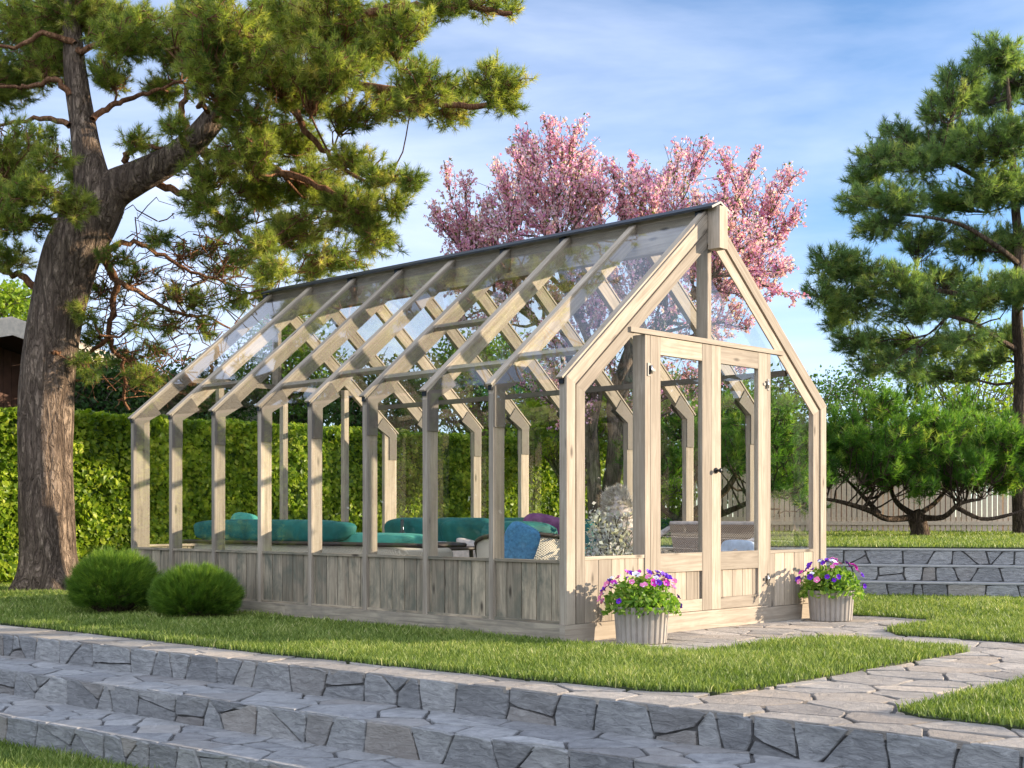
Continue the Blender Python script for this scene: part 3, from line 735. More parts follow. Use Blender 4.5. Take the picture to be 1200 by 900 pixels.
m = MB(); m.tube([(.375*1.04*math.cos(a), .375*1.04*math.sin(a), prof((a-R(130))/R(200))+.008) for a in [R(130)+R(200)*i/20 for i in range(21)]], .018, 8); m.build('rail', M['dark'], t)
m = MB(); m.cushion((0, 0, .38), (.62, .62, .16), e=.5); m.build('seat_cushion', M['teal'], t)
for a in (45, 135, 225, 315):
    m = MB(); m.tube([(.28*math.cos(R(a)), .28*math.sin(R(a)), fl), (.27*math.cos(R(a)), .27*math.sin(R(a)), .3)], .018, 8); m.build('leg', M['dark'], t)
m = MB(); m.cushion((-.02, .06, .64), (.66, .22, .30), (.15, 0, .0), e=.5, lump=.06); m.build('back_cushion', M['teal'], t)
o = MB(); o.cushion((.55, .94, .60), (.27, .12, .36), (.12, .40, -.8), e=.5, lump=.05, n=18); tag(o.build('pillow', M['blue']), 'bright blue woven pillow leaning on the tub armchair', 'pillow')
o = MB(); o.cushion((1.42, 1.46, .70), (.40, .15, .28), (.2, .2, -.8), e=.55, lump=.05); tag(o.build('pillow', M['purple']), 'plum pillow behind the near corner post, right of the blue one', 'pillow')
# wicker love seat seen through the doors
t = empty('wicker_love_seat', (2.72, .92, 0), R(-90), label='brown wicker love seat with flared back seen through the right door', cat='love seat')
def flare(m):
    n = 20; vs = []; fs = []
    for i in range(n+1):
        s = i/n*2-1
        for (wb, z, yb) in ((.30, .30, .28), (.50, .76, .42), (.50, .76, .39), (.30, .30, .25)):
            vs.append((s*wb, yb-.10*s*s, z))
    for i in range(n):
        for k in range(4): fs.append((i*4+k, i*4+(k+1) % 4, (i+1)*4+(k+1) % 4, (i+1)*4+k))
    fs += [(0, 1, 2, 3), (n*4+3, n*4+2, n*4+1, n*4)]
    m.add(vs, fs, .5, None, False)
m = MB(); flare(m); m.build('backrest', M['wicker'], t)
m = MB(); m.tube([(s/10*.50, .405-.10*(s/10)**2, .765) for s in range(-10, 11)], .020, 8); m.build('top_rail', M['cream'], t)
m = MB(); m.cushion((0, 0, .30), (.92, .58, .16), e=.3); m.build('seat', M['wicker'], t)
m = MB(); m.cushion((0, -.02, .40), (.84, .52, .09), e=.35); m.build('seat_cushion', M['paleblue'], t)
for s_ in (-1, 1):
    m = MB(); m.tube([(s_*.47, -.25, .32), (s_*.50, -.22, .50), (s_*.52, -.05, .60), (s_*.54, .12, .64), (s_*.50, .30, .72)], .026, 8); m.tube([(s_*.52, -.02, .32), (s_*.57, -.02, .61)], .014, 6); m.tube([(s_*.52, .15, .32), (s_*.565, .15, .61)], .014, 6); m.build('armrest', M['cream'], t)
for a in (-.4, .4):
    for b in (-.24, .24):
        m = MB(); m.tube([(a, b, fl), (a, b, .25)], .02, 8); m.build('leg', M['wicker'], t)
o = MB(); o.cushion((2.62, .41, .535), (.12, .34, .20), (0, .2, 0), e=.5, lump=.06); tag(o.build('pillow', M['paleblue']), 'pale blue pillow on the wicker love seat', 'pillow')
t = empty('side_table', (1.98, .42, 0), label='small grey side table standing left of the wicker love seat', cat='side table')
m = MB(); m.box(-.2, .2, -.16, .16, .50, .53); m.build('table_top', M['slab'], t)
for a in (-.16, .16):
    for b in (-.12, .12):
        m = MB(); m.tube([(a, b, fl), (a, b, .5)], .012, 6); m.build('leg', M['steel'], t)

# ------------------------------------------------------------------ foliage helpers
def unit(a): return a/np.maximum(np.linalg.norm(a, axis=-1, keepdims=True), 1e-9)
def rdir(n, rs): return unit(rs.randn(n, 3))
def needle_mesh(name, Cn, A, n, L, wd, rs, spread=.9, var0=None, shoot=.8):
    N = len(Cn); A = unit(np.asarray(A)); Cn = np.asarray(Cn)
    t = rs.rand(N, n, 1); rd = rdir(N*n, rs).reshape(N, n, 3)
    base = Cn[:, None]+A[:, None]*(t-.7)*L*shoot
    d = unit(A[:, None]*(.45+.5*t)+rd*spread*(1.15-.5*t)); ln = L*(.7+.45*rs.rand(N, n, 1))
    tip = base+d*ln
    pr = unit(np.cross(d, rdir(N*n, rs).reshape(N, n, 3)))*wd/2
    V = np.stack([base-pr, base+pr, tip], 2).reshape(-1, 3)
    F = np.arange(N*n*3).reshape(-1, 3)
    if var0 is None: var0 = .45+.18*rs.randn(N)
    var = np.clip(var0[:, None]+.12*rs.randn(N, n), 0, 1)
    return np_mesh(name, V, F, np.repeat(var.ravel(), 3))
def quad_mesh(name, P, size, rs, var, nrm=None, asp=.6, flat=0):
    N = len(P); P = np.asarray(P); a = rdir(N, rs) if nrm is None else unit(nrm+rdir(N, rs)*flat)
    b = unit(np.cross(a, rdir(N, rs))); c = np.cross(a, b); s = (size*(.6+.8*rs.rand(N, 1)))/2
    fold = a*s*.25
    V = np.stack([P-b*s, P-c*s*asp+fold, P+b*s, P+c*s*asp+fold], 1).reshape(-1, 3)
    i = np.arange(N)[:, None]*4
    return np_mesh(name, V, np.concatenate([i+[0, 1, 2], i+[0, 2, 3]], 0), np.repeat(np.clip(var, 0, 1), 4))
def tubes_mesh(name, lines, sides=5):
    VV = []; FF = []; b = 0
    for pts, rad in lines:
        pts = np.asarray(pts, float); n = len(pts); rad = np.asarray(rad, float)
        t = np.gradient(pts, axis=0); t = unit(t); ref = np.array([.31, .17, .93]); 
        nn = np.cross(t, ref); nn = unit(nn); bb_ = np.cross(t, nn)
        a = np.arange(sides)*2*math.pi/sides
        ring = pts[:, None]+(nn[:, None]*np.cos(a)[None, :, None]+bb_[:, None]*np.sin(a)[None, :, None])*rad[:, None, None]
        VV.append(ring.reshape(-1, 3)); i = np.arange(n-1)[:, None]*sides; k = np.arange(sides)[None]
        k2 = (k+1) % sides
        FF.append(np.stack([i+k, i+k2, i+sides+k2, i+sides+k], -1).reshape(-1, 4)+b); b += n*sides
    return np_mesh(name, np.vstack(VV), np.vstack(FF), None, True)
def wiggle(p0, p1, n, amp, rs, sag=0):
    p0 = np.asarray(p0, float); p1 = np.asarray(p1, float); t = np.linspace(0, 1, n)[:, None]; L = np.linalg.norm(p1-p0)
    o = np.cumsum(rs.randn(n, 3)*amp*L/n, axis=0); o -= t*o[-1]
    o[0] = 0
    return p0+(p1-p0)*t+o+np.array([0, 0, 1])*np.sin(t*math.pi)*sag*L
def smooth_line(pts, k=5):
    pts = np.asarray(pts, float); n = len(pts)
    out = []
    for i in range(n-1):
        p0, p1, p2, p3 = pts[max(i-1, 0)], pts[i], pts[i+1], pts[min(i+2, n-1)]
        for s in range(k):
            t = s/k; out.append(.5*((2*p1)+(-p0+p2)*t+(2*p0-5*p1+4*p2-p3)*t*t+(-p0+3*p1-3*p2+p3)*t**3))
    out.append(pts[-1]); return np.array(out)
def barked(name, lines, sides, amp, seed, mat, parent, flare=None):
    """thick limbs: lines of (points, radii), lumpy cross-sections"""
    VV = []; FF = []; b = 0
    for pts, rad in lines:
        n = len(pts); t = unit(np.gradient(pts, axis=0)); ref = np.array([.1, .97, .2]); nn = unit(np.cross(t, ref)); bb_ = np.cross(t, nn)
        for i in range(n):
            for k in range(sides):
                a = 2*math.pi*k/sides
                q = Vector((math.cos(a)*1.6, math.sin(a)*1.6, pts[i][2]*.55+seed)); q2 = Vector((math.cos(a)*6, math.sin(a)*6, pts[i][2]*1.6+seed))
                rr = rad[i]*(1+amp*noise.noise(q)+amp*.6*noise.noise(q2))
                if flare: rr *= flare(pts[i][2], a)
                VV.append(pts[i]+(nn[i]*math.cos(a)+bb_[i]*math.sin(a))*rr)
        i = np.arange(n-1)[:, None]*sides; k = np.arange(sides)[None]; k2 = (k+1) % sides
        FF.append(np.stack([i+k, i+k2, i+sides+k2, i+sides+k], -1).reshape(-1, 4)+b); b += n*sides
    return link(name, np_mesh(name, np.array(VV), np.vstack(FF), None, True), mat, parent)

def grow(clumps, nodes, noder, rs, per=7, tufts_per=1.0, r_limb=.5, up=.3, droop=0, twig_r=.004, inward=0.0):
    """limbs from stem nodes to clump centres, sub-branches in the clump, tuft positions along them"""
    nodes = np.asarray(nodes); limbs = []; twigs = []; TC = []; TA = []; TV = []
    for (c, rad, n) in clumps:
        c = np.asarray(c, float); rad = np.asarray(rad, float)
        d = np.linalg.norm(nodes-c, axis=1)+np.maximum(0, nodes[:, 2]-c[2])*.6
        j = int(np.argmin(d)); p0 = nodes[j]; L = np.linalg.norm(c-p0)
        ln = wiggle(p0, c, max(5, int(L/.18)), .35, rs, -.05+droop); r0 = min(noder[j]*r_limb, .012+.018*L)
        limbs.append((ln, np.linspace(max(r0, .008), .006, len(ln))))
        ns = max(2, int(n/per))
        for s in range(ns):
            u = rs.rand()*.55+.45; a = ln[int(u*(len(ln)-1))]
            if np.linalg.norm(a-c) > rad.max()*1.3: a = ln[-1-int(rs.rand()*max(1, len(ln)*.25))]
            tgt = c+rdir(1, rs)[0]*rad*(.55+.5*rs.rand()); tgt[2] += up*rad[2]*.5
            tw = wiggle(a, tgt, 6, .45, rs, .06); twigs.append((tw, np.linspace(twig_r*1.8, twig_r*.7, 6)))
            dr = unit(tw[-1]-tw[0]); k = max(1, int(per*tufts_per*(.6+.8*rs.rand()))); tone = rs.randn()*.16
            for q in range(k):
                f = .35+.65*(q+1)/k; i = f*5; i0 = min(int(i), 4); p = tw[i0]+(tw[i0+1]-tw[i0])*(i-i0)
                o = rdir(1, rs)[0]; sp = .10 if q < k-1 else .0
                TC.append(p+o*sp); TA.append(dr*.7+o*.7+np.array([0, 0, up])); TV.append(.5+tone+.14*rs.randn())
                if q < k-1: twigs.append((np.array([p, p+o*sp*.5, p+o*sp]), [twig_r*.8, twig_r*.7, twig_r*.5]))
    return limbs, twigs, np.array(TC), np.array(TA), np.array(TV)

# ------------------------------------------------------------------ the big old pine
rs = np.random.RandomState(21); D0 = 14.6
pine = empty('pine_tree', tuple(G(57, D0)), label='huge old pine with a thick leaning grey trunk, left of the greenhouse', cat='tree')
pl = pine.location
def rel(lines, o): v = np.array(o.location); return [(np.asarray(p)-v, r) for p, r in lines]
stem = [((57, 700), 38, 0), ((57, 680), 35, 0), ((56, 640), 32, 0), ((55, 580), 31, 0), ((54, 500), 31, 0), ((57, 430), 30, 0), ((66, 370), 31, 0), ((84, 300), 33, 0), ((103, 262), 33, 0), ((112, 236), 34, 0)]
l1 = [((116, 250), 28, 0), ((108, 212), 21, 0), ((101, 175), 17, .05), ((96, 140), 15, .1), ((90, 100), 14, .1), ((86, 60), 12, .1), ((84, 20), 10, .1), ((88, -40), 8, .0), ((95, -100), 6, 0)]
l2 = [((108, 256), 30, 0), ((130, 225), 23, 0), ((160, 208), 19, -.1), ((195, 190), 16.5, -.2), ((222, 170), 15.5, -.3), ((245, 145), 14, -.35), ((266, 118), 13, -.3), ((290, 85), 9, -.1), ((320, 50), 7, .1), ((350, 10), 5, .2), ((380, -50), 4, .3)]
thin = [([(225, 172), (214, 140), (218, 112), (235, 85)], 7, -.2), ([(107, 140), (130, 125), (155, 116), (185, 104), (215, 95)], 5, .2), ([(82, 110), (66, 92), (45, 100), (15, 103), (-20, 95)], 5, .1),
        ([(84, 146), (60, 140), (25, 142), (-10, 150)], 5, .3), ([(330, 100), (345, 125), (357, 150), (378, 175), (402, 200), (440, 215)], 6, -.8), ([(172, 206), (198, 222), (225, 232), (255, 250), (285, 275), (310, 300), (330, 325)], 6, -.7),
        ([(112, 305), (135, 288), (160, 284), (190, 300), (225, 318), (265, 333)], 5, .5), ([(120, 305), (136, 325), (132, 360), (128, 398), (145, 430), (148, 480)], 6, .8), ([(148, 200), (150, 180), (170, 172), (200, 176)], 6, -.3),
        ([(240, 178), (262, 182), (300, 190), (340, 205), (390, 225), (420, 250)], 8, -.6), ([(300, 75), (350, 80), (400, 95), (450, 105), (500, 120), (550, 125), (600, 118)], 9, -.8),
        ([(330, 40), (390, 25), (450, 10), (510, 5), (560, 8), (600, 15)], 8, -.9), ([(40, 335), (20, 320), (0, 318), (-30, 300)], 6, .2), ([(90, 60), (130, 50), (170, 60), (210, 55)], 5, -.2), ([(88, 50), (50, 40), (20, 55), (-30, 50)], 5, -.2),
        ([(70, 262), (45, 255), (20, 262), (-10, 250)], 6, -.8), ([(136, 330), (170, 345), (200, 365), (240, 372), (270, 385)], 4, .9), ([(130, 395), (110, 410), (85, 425)], 4, .7), ([(84, 405), (70, 412), (62, 415)], 4, -.4)]
S = lambda seq: (smooth_line([W(*p, D0+d) for p, r, d in seq], 5), np.interp(np.linspace(0, len(seq)-1, (len(seq)-1)*5+1), range(len(seq)), [r/FPX*D0*1.0 for p, r, d in seq]))
st = [S(stem), S(l1), S(l2)]
def fl_(z, a): return 1+max(0, .42-z)**1.6*1.7*(.55+.45*math.sin(a*5+1))
v0 = np.array(pl)
barked('trunk', [(p-v0, r) for p, r in st], 56, .09, 3.0, M['bark'], pine, fl_)
tl = []
for pts, r, d in thin:
    a = smooth_line([W(*p, D0+d*i/(len(pts)-1)) for i, p in enumerate(pts)], 5); n = len(a)
    a += np.array([rs.randn(3)*.012 for _ in range(n)]); tl.append((a, np.linspace(r/FPX*D0*.85, r/FPX*D0*.3, n)))
nodes = []; nr = []
for p, r in st[1:]+tl:
    for a, b in zip(p[::2], r[::2]): nodes.append(a); nr.append(b)
CL = [(30, 40, 60, 45), (90, 25, 60, 38), (5, 105, 42, 40), (55, 78, 50, 30), (150, 50, 45, 30), (128, 88, 30, 22), (205, 55, 45, 35), (195, 108, 38, 20), (262, 35, 55, 38), (255, 92, 50, 32), (330, 30, 55, 38), (322, 92, 52, 32), (390, 28, 50, 32),
      (385, 85, 48, 34), (440, 55, 45, 40), (470, 28, 35, 26), (498, 100, 34, 24), (540, 112, 32, 18), (580, 104, 30, 22), (470, 122, 45, 18), (530, 136, 38, 12), (600, 118, 18, 14), (560, 6, 45, 12), (598, 14, 16, 7), (515, 12, 30, 12), (420, 130, 40, 20), (360, 130, 45, 18), (290, 135, 40, 16),
      (8, 165, 32, 24), (10, 212, 36, 26), (45, 235, 34, 26), (20, 268, 40, 22), (90, 205, 14, 30), (88, 245, 22, 18), (10, 300, 28, 14), (60, 190, 26, 14), (0, 235, 30, 30), (45, 165, 22, 14),
      (245, 205, 34, 22), (290, 180, 40, 26), (340, 178, 42, 30), (300, 232, 45, 28), (370, 225, 48, 32), (412, 252, 44, 32), (350, 275, 50, 26), (440, 285, 32, 26), (395, 305, 40, 16), (445, 208, 30, 14), (478, 218, 14, 14), (235, 240, 28, 16), (260, 262, 28, 16), (300, 290, 34, 14), (410, 190, 26, 16), (320, 320, 30, 14), (370, 320, 26, 10), (465, 240, 14, 18),
      (155, 168, 14, 10), (175, 182, 14, 8), (205, 152, 16, 14), (150, 25, 40, 20), (240, 15, 40, 16)]
AIR = [(130, 300, 26, 14), (165, 322, 28, 14), (215, 300, 28, 16), (255, 315, 28, 16), (285, 300, 24, 14), (125, 345, 26, 16), (165, 372, 28, 16), (205, 385, 28, 14), (225, 345, 28, 14), (275, 352, 22, 12), (112, 395, 24, 16), (148, 425, 26, 16), (190, 412, 26, 12), (98, 430, 20, 14), (240, 385, 22, 12), (170, 445, 24, 12), (310, 345, 14, 10), (100, 365, 16, 14), (185, 280, 18, 8), (255, 290, 20, 12), (205, 345, 24, 12)]
TOP = [(x, y, 60, 40) for x in range(-60, 560, 75) for y in (-50, -120)]+[(-70, y, 50, 45) for y in (20, 110, 210, 290)]+[(-130, y, 50, 45) for y in (0, 120, 230)]
clumps = []
k1 = D0/FPX
for (x, y, rx, ry) in CL:
    clumps.append((W(x, y, D0+rs.uniform(-1.5, .8)-.5*(x > 240 and y < 110)), (rx*k1*1.0, rx*k1*1.15, ry*k1*.95), rx*ry/5.0+14))
    if rx*ry > 900: clumps.append((W(x+rs.uniform(-15, 15), y+rs.uniform(-12, 12), D0+rs.uniform(.5, 2.2)), (rx*k1, rx*k1, ry*k1*.8), rx*ry/11))
for (x, y, rx, ry) in TOP: clumps.append((W(x, y, D0+rs.uniform(-1.2, 1.2)), (rx*k1, rx*k1, ry*k1*.8), rx*ry/60))
A1 = grow(clumps, nodes, nr, rs, per=7, r_limb=.45, up=.45, twig_r=.006)
air = [(W(x, y, D0+rs.uniform(-.5, 1.4)), (rx*k1, rx*k1, ry*k1), 44) for (x, y, rx, ry) in AIR]
A2 = grow(air, nodes, nr, rs, per=5, tufts_per=1.0, r_limb=.5, up=.1, twig_r=.0045)
# bare extra twigs in the airy part
for (x, y, rx, ry) in AIR:
    for _ in range(10):
        c = W(x, y, D0+.6); A2[1].append((wiggle(c+rs.randn(3)*.15, c+rs.randn(3)*[.4, .4, .25], 7, .7, rs), np.linspace(.008, .003, 7)))
link('branches', tubes_mesh('branches', [(np.asarray(p)-v0, r) for p, r in tl+A1[0]+A1[1]+A2[0]+A2[1]]), M['limb'], pine)
TCc = np.vstack([A1[2], A2[2]])-v0; TAa = np.vstack([A1[3], A2[3]]); TVv = np.concatenate([A1[4], A2[4]-.12])
print('pine tufts', len(TCc))
link('crown', needle_mesh('crown', TCc, TAa, 50, .088, .0058, rs, .95, TVv), M['needle'], pine)

# ------------------------------------------------------------------ other trees
def simple_pine(name, label, base, stem_pts, rad, clumps, mat, bark, seed, nn=30, L=.11, wd=.009, per=6, up=.5, group=None, cat='tree', r_limb=.5, twig_r=.006, sides=16):
    rs = np.random.RandomState(seed); t = empty(name, tuple(base), label=label, cat=cat, group=group); v = np.array(base)
    lines = [(smooth_line(p, 4), np.interp(np.linspace(0, len(p)-1, (len(p)-1)*4+1), range(len(p)), r)) for p, r in zip(stem_pts, rad)]
    barked('trunk', [(p-v, r) for p, r in lines], sides, .08, seed, bark, t)
    nodes = np.vstack([p[1:] for p, r in lines]); nr = np.concatenate([r[1:] for p, r in lines])
    a = grow(clumps, nodes, nr, rs, per=per, up=up, r_limb=r_limb, twig_r=twig_r)
    link('branches', tubes_mesh('branches', [(np.asarray(p)-v, r) for p, r in a[0]+a[1]], 4), bark, t)
    link('crown', needle_mesh('crown', a[2]-v, a[3], nn, L, wd, rs, .8, a[4]), mat, t)
    print(name, len(a[2])); return t
# tall pine on the right
D = 22.0; k = D/FPX
b = G(1196, D, .48)
st1 = [G(1196, D, .4), W(1193, 520, D), W(1196, 440, D), W(1192, 370, D), W(1194, 300, D), W(1188, 220, D), W(1185, 150, D), W(1180, 90, D)]
side = [[W(1192, 410, D), W(1165, 395, D-.3), W(1140, 378, D-.5), W(1110, 370, D-.6)], [W(1194, 310, D), W(1170, 290, D-.4), W(1130, 265, D-.6), W(1090, 255, D-.8), W(1040, 250, D-.8)], [W(1196, 440, D), W(1220, 425, D+.2), W(1260, 415, D)],
        [W(1192, 230, D), W(1150, 210, D-.4), W(1110, 190, D-.5), W(1050, 180, D-.4)], [W(1192, 350, D), W(1130, 345, D+.6), W(1060, 335, D+.6), W(1000, 330, D+.3)], [W(1190, 280, D), W(1240, 250, D), W(1290, 240, D)]]
cl = [(1165, 75, 32, 26), (1195, 95, 34, 30), (1125, 105, 30, 26), (1155, 125, 40, 24), (1100, 130, 22, 20), (1112, 165, 38, 22), (1050, 170, 34, 24), (1030, 195, 32, 22), (1080, 200, 36, 22), (1150, 175, 44, 24), (1195, 160, 36, 30), (1010, 215, 24, 14),
      (1005, 240, 28, 16), (1050, 235, 34, 20), (1110, 240, 40, 22), (1160, 230, 40, 24), (1195, 225, 34, 26), (1030, 272, 36, 18), (1085, 280, 36, 18), (1140, 290, 40, 20), (1190, 290, 34, 24), (970, 310, 26, 18), (1010, 320, 36, 20), (965, 350, 22, 24), (1000, 365, 36, 22),
      (1050, 330, 40, 18), (1060, 365, 44, 22), (1110, 335, 40, 20), (1115, 375, 40, 18), (1160, 345, 36, 22), (1195, 345, 24, 18), (1000, 405, 28, 16), (1040, 410, 36, 18), (1085, 415, 40, 16), (1130, 405, 36, 14), (985, 385, 22, 14), (1060, 436, 30, 12), (1105, 440, 34, 12), (1150, 428, 34, 14), (1180, 400, 26, 18), (1020, 430, 26, 12), (1240, 120, 40, 34), (1260, 200, 44, 34), (1250, 280, 44, 34), (1240, 350, 40, 30), (1300, 240, 40, 40)]
rq = np.random.RandomState(5)
cls = [(W(x, y, D+rq.uniform(-1.2, 1.2)), (rx*k*1.08, rx*k*1.1, ry*k*1.05), rx*ry/3.6+20) for x, y, rx, ry in cl]
simple_pine('pine_tree', 'tall pine with layered dark green crown behind the upper terrace at right', b, [st1]+side, [[.13, .105, .10, .09, .08, .065, .045, .025]]+[[.05, .042, .033, .025, .015][:len(s)] for s in side], cls, M['needle2'], M['bark2'], 5, nn=36, L=.13, wd=.009, per=6)
# umbrella pine before the fence
D = 20.6; k = D/FPX; zz = .49
def wl(seq, D=D): return [W(x, y, D+dz) for x, y, dz in seq]
stm = [wl([(1077, 636, 0), (1078, 622, 0), (1074, 608, 0), (1070, 600, 0)]), wl([(1072, 606, 0), (1040, 608, -.3), (1018, 598, -.5), (985, 588, -.6), (960, 584, -.6)]), wl([(1072, 604, 0), (1052, 590, .2), (1045, 570, .3), (1060, 545, .3)]), wl([(1076, 606, 0), (1105, 606, -.3), (1125, 590, -.5), (1150, 585, -.5)]),
       wl([(1074, 604, 0), (1095, 590, .3), (1112, 570, .4), (1130, 550, .5)]), wl([(1120, 594, -.4), (1150, 608, -.7), (1180, 604, -.8), (1205, 596, -.8)]), wl([(1030, 602, -.4), (1010, 580, -.2), (990, 560, 0)])]
rds = [[.18, .14, .13, .11], [.055, .045, .04, .03, .018], [.055, .04, .03, .02], [.055, .042, .033, .018], [.045, .035, .028, .018], [.04, .03, .025, .015], [.045, .03, .015]]
rq = np.random.RandomState(8); cls = []
for i in range(105):
    u = rq.uniform(-1, 1); yy = rq.uniform(0, 1); px = 1082+u*136
    top = 455+52*abs(u)**1.7+6*math.sin(u*9); bot = 566-8*abs(u)+10*rq.rand(); py = top+14+(bot-top-14)*yy**.8
    cls.append((W(px, py, D+rq.uniform(-1, 1)*1.5*math.sqrt(max(0, 1-u*u))), (.38, .38, .26), 52))
simple_pine('umbrella_pine', 'low umbrella pine with twisted spreading limbs before the slat fence, right of the greenhouse', G(1077, D, zz), stm, rds, cls, M['umbrella'], M['bark2'], 9, nn=34, L=.12, wd=.010, per=6, up=1.1)
# second umbrella pine seen through the greenhouse
D = 18.4; k = D/FPX
stm = [wl([(795, 640, 0), (797, 622, 0), (800, 610, 0)], D), wl([(798, 612, 0), (825, 592, 0), (850, 575, 0), (868, 545, 0), (880, 520, 0)], D), wl([(800, 614, 0), (840, 604, -.3), (870, 592, -.4), (905, 575, -.5)], D), wl([(798, 612, 0), (770, 590, .2), (755, 565, .2)], D), wl([(798, 610, 0), (805, 580, .3), (820, 550, .3)], D)]
rds = [[.17, .14, .12], [.07, .055, .045, .035, .02], [.06, .045, .035, .02], [.05, .035, .02], [.05, .04, .02]]
cls = []
for i in range(60):
    u = rq.uniform(-1, 1); px = 845+u*105; top = 455+40*abs(u)**2; bot = 560+45*max(0, u)**2-8*(u < 0); py = top+10+(bot-top-10)*rq.rand()**.9
    cls.append((W(px, py, D+rq.uniform(-1, 1)*1.2), (.34, .34, .24), 40))
simple_pine('umbrella_pine', 'umbrella pine with dark curved limbs seen through the greenhouse doors', G(797, D, zz), stm, rds, cls, M['umbrella'], M['bark2'], 12, nn=30, L=.12, wd=.010, per=6, up=.9)

# cherry in blossom
rs = np.random.RandomState(31); D = 18.0; k = D/FPX
ch = empty('cherry_tree', tuple(G(706, D)), label='flowering tree covered in pink blossom behind the greenhouse', cat='tree'); v = np.array(ch.location)
cs = [([(700, 668, 0), (698, 620, 0), (696, 560, 0), (693, 500, 0), (700, 455, 0), (690, 400, .1), (672, 350, .1)], [.11, .10, .095, .09, .08, .06, .04]), ([(706, 668, .1), (712, 600, .1), (722, 520, .1), (720, 470, .1), (735, 420, .1), (750, 370, 0), (745, 300, 0)], [.13, .12, .115, .10, .085, .06, .04]),
      ([(721, 480, .1), (745, 430, -.2), (780, 380, -.3), (830, 330, -.4)], [.08, .06, .045, .03]), ([(697, 460, 0), (660, 410, .2), (620, 370, .3), (570, 340, .3)], [.07, .055, .04, .025]), ([(735, 420, .1), (790, 360, .5), (850, 320, .6), (890, 290, .5)], [.06, .05, .035, .02]), ([(690, 400, .1), (660, 330, -.4), (650, 260, -.5)], [.05, .04, .02]), ([(672, 350, .1), (630, 310, .3), (595, 280, .4)], [.04, .03, .015]), ([(750, 370, 0), (705, 310, .5), (700, 260, .6)], [.05, .03, .015]), ([(780, 380, -.3), (780, 320, -.5), (785, 260, -.5)], [.045, .03, .015])]
lines = [(smooth_line([W(x, y, D+d) for x, y, d in p], 4), np.interp(np.linspace(0, len(p)-1, (len(p)-1)*4+1), range(len(p)), r)) for p, r in cs]
barked('trunk', [(p-v, r) for p, r in lines], 14, .08, 1.5, M['cbark'], ch)
nodes = np.vstack([p[6:] for p, r in lines]); nr = np.concatenate([r[6:] for p, r in lines])
tips = [(520, 188), (546, 216), (512, 255), (530, 265), (572, 240), (545, 300), (570, 300), (598, 300), (612, 155), (602, 182), (640, 148), (662, 165), (678, 148), (622, 215), (648, 200), (680, 200), (700, 200), (718, 195), (742, 190), (758, 210), (798, 168), (785, 200), (765, 235), (829, 174), (850, 182), (886, 180), (866, 205), (930, 205), (935, 255), (905, 235),
        (922, 318), (905, 352), (880, 385), (850, 305), (872, 268), (838, 240), (640, 245), (665, 230), (700, 240), (735, 240), (760, 262), (815, 232), (600, 250), (612, 300), (650, 300), (690, 290), (730, 290), (780, 290), (820, 280), (600, 350), (650, 350), (700, 345), (750, 345), (800, 345), (850, 350), (620, 400), (660, 410), (705, 400), (760, 400), (810, 400), (855, 395), (600, 440), (640, 450), (760, 440), (895, 300), (830, 440), (560, 270), (580, 330), (900, 260), (870, 330), (720, 320), (560, 380), (530, 340), (680, 440), (790, 320), (650, 275)]
lim = []; tw = []; P = []
tips = tips+[(596, 235), (585, 262), (592, 215), (705, 262), (712, 225), (694, 205), (765, 275), (792, 245), (752, 250), (780, 225), (808, 262), (735, 215), (560, 262), (622, 262), (905, 275), (860, 240), (672, 190), (630, 180)]+[(x+rs.uniform(-30, 30), y+rs.uniform(20, 60)) for x, y in tips[::2]]
for (x, y) in tips:
    e = W(x, y, D+rs.uniform(-1.2, 1.2)); low_ = e-np.array([0, 0, .9])
    d = np.linalg.norm(nodes-low_, axis=1); j = int(np.argmin(d)); ln = wiggle(nodes[j], e, 14, .22, rs, .04)
    lim.append((ln, np.linspace(min(nr[j]*.6, .035), .006, 14)))
    for s in range(16):
        u = .30+.70*rs.rand(); a = ln[int(u*13)]; L = .85*(1.05-.88*u)+.05; dd = unit(unit(e-nodes[j])*.5+rs.randn(3)*.42+[0, 0, .6]); q = wiggle(a, a+dd*L, 5, .3, rs)
        tw.append((q, np.linspace(.006, .003, 5)))
        for _ in range(13): t = rs.rand()*.99*4; i = int(t); P.append(q[i]+(q[i+1]-q[i])*(t-i)+rs.randn(3)*.020)
    for _ in range(38):
        t = (.5+.5*rs.rand())*12.99; i = int(t); P.append(ln[i]+(ln[i+1]-ln[i])*(t-i)+rs.randn(3)*.026)
P = np.array(P); print('blossoms', len(P))
cl_ = np.array([noise.noise(Vector(p)*2.2) for p in P])
P3 = np.repeat(P, 3, 0)+rs.randn(len(P)*3, 3)*.012; var = .47+.24*rs.randn(len(P3))+.25*np.repeat(cl_, 3)
var = np.where(var > .92, .92, var); var = np.where(rs.rand(len(var)) < .07+.10*(P3[:, 2] < 3.2), .95+.05*rs.rand(len(var)), var)
link('branches', tubes_mesh('branches', [(p-v, r) for p, r in lim+tw], 4), M['cbark'], ch)
link('crown', quad_mesh('crown', P3-v, .038, rs, var, asp=.8), M['blossom'], ch)

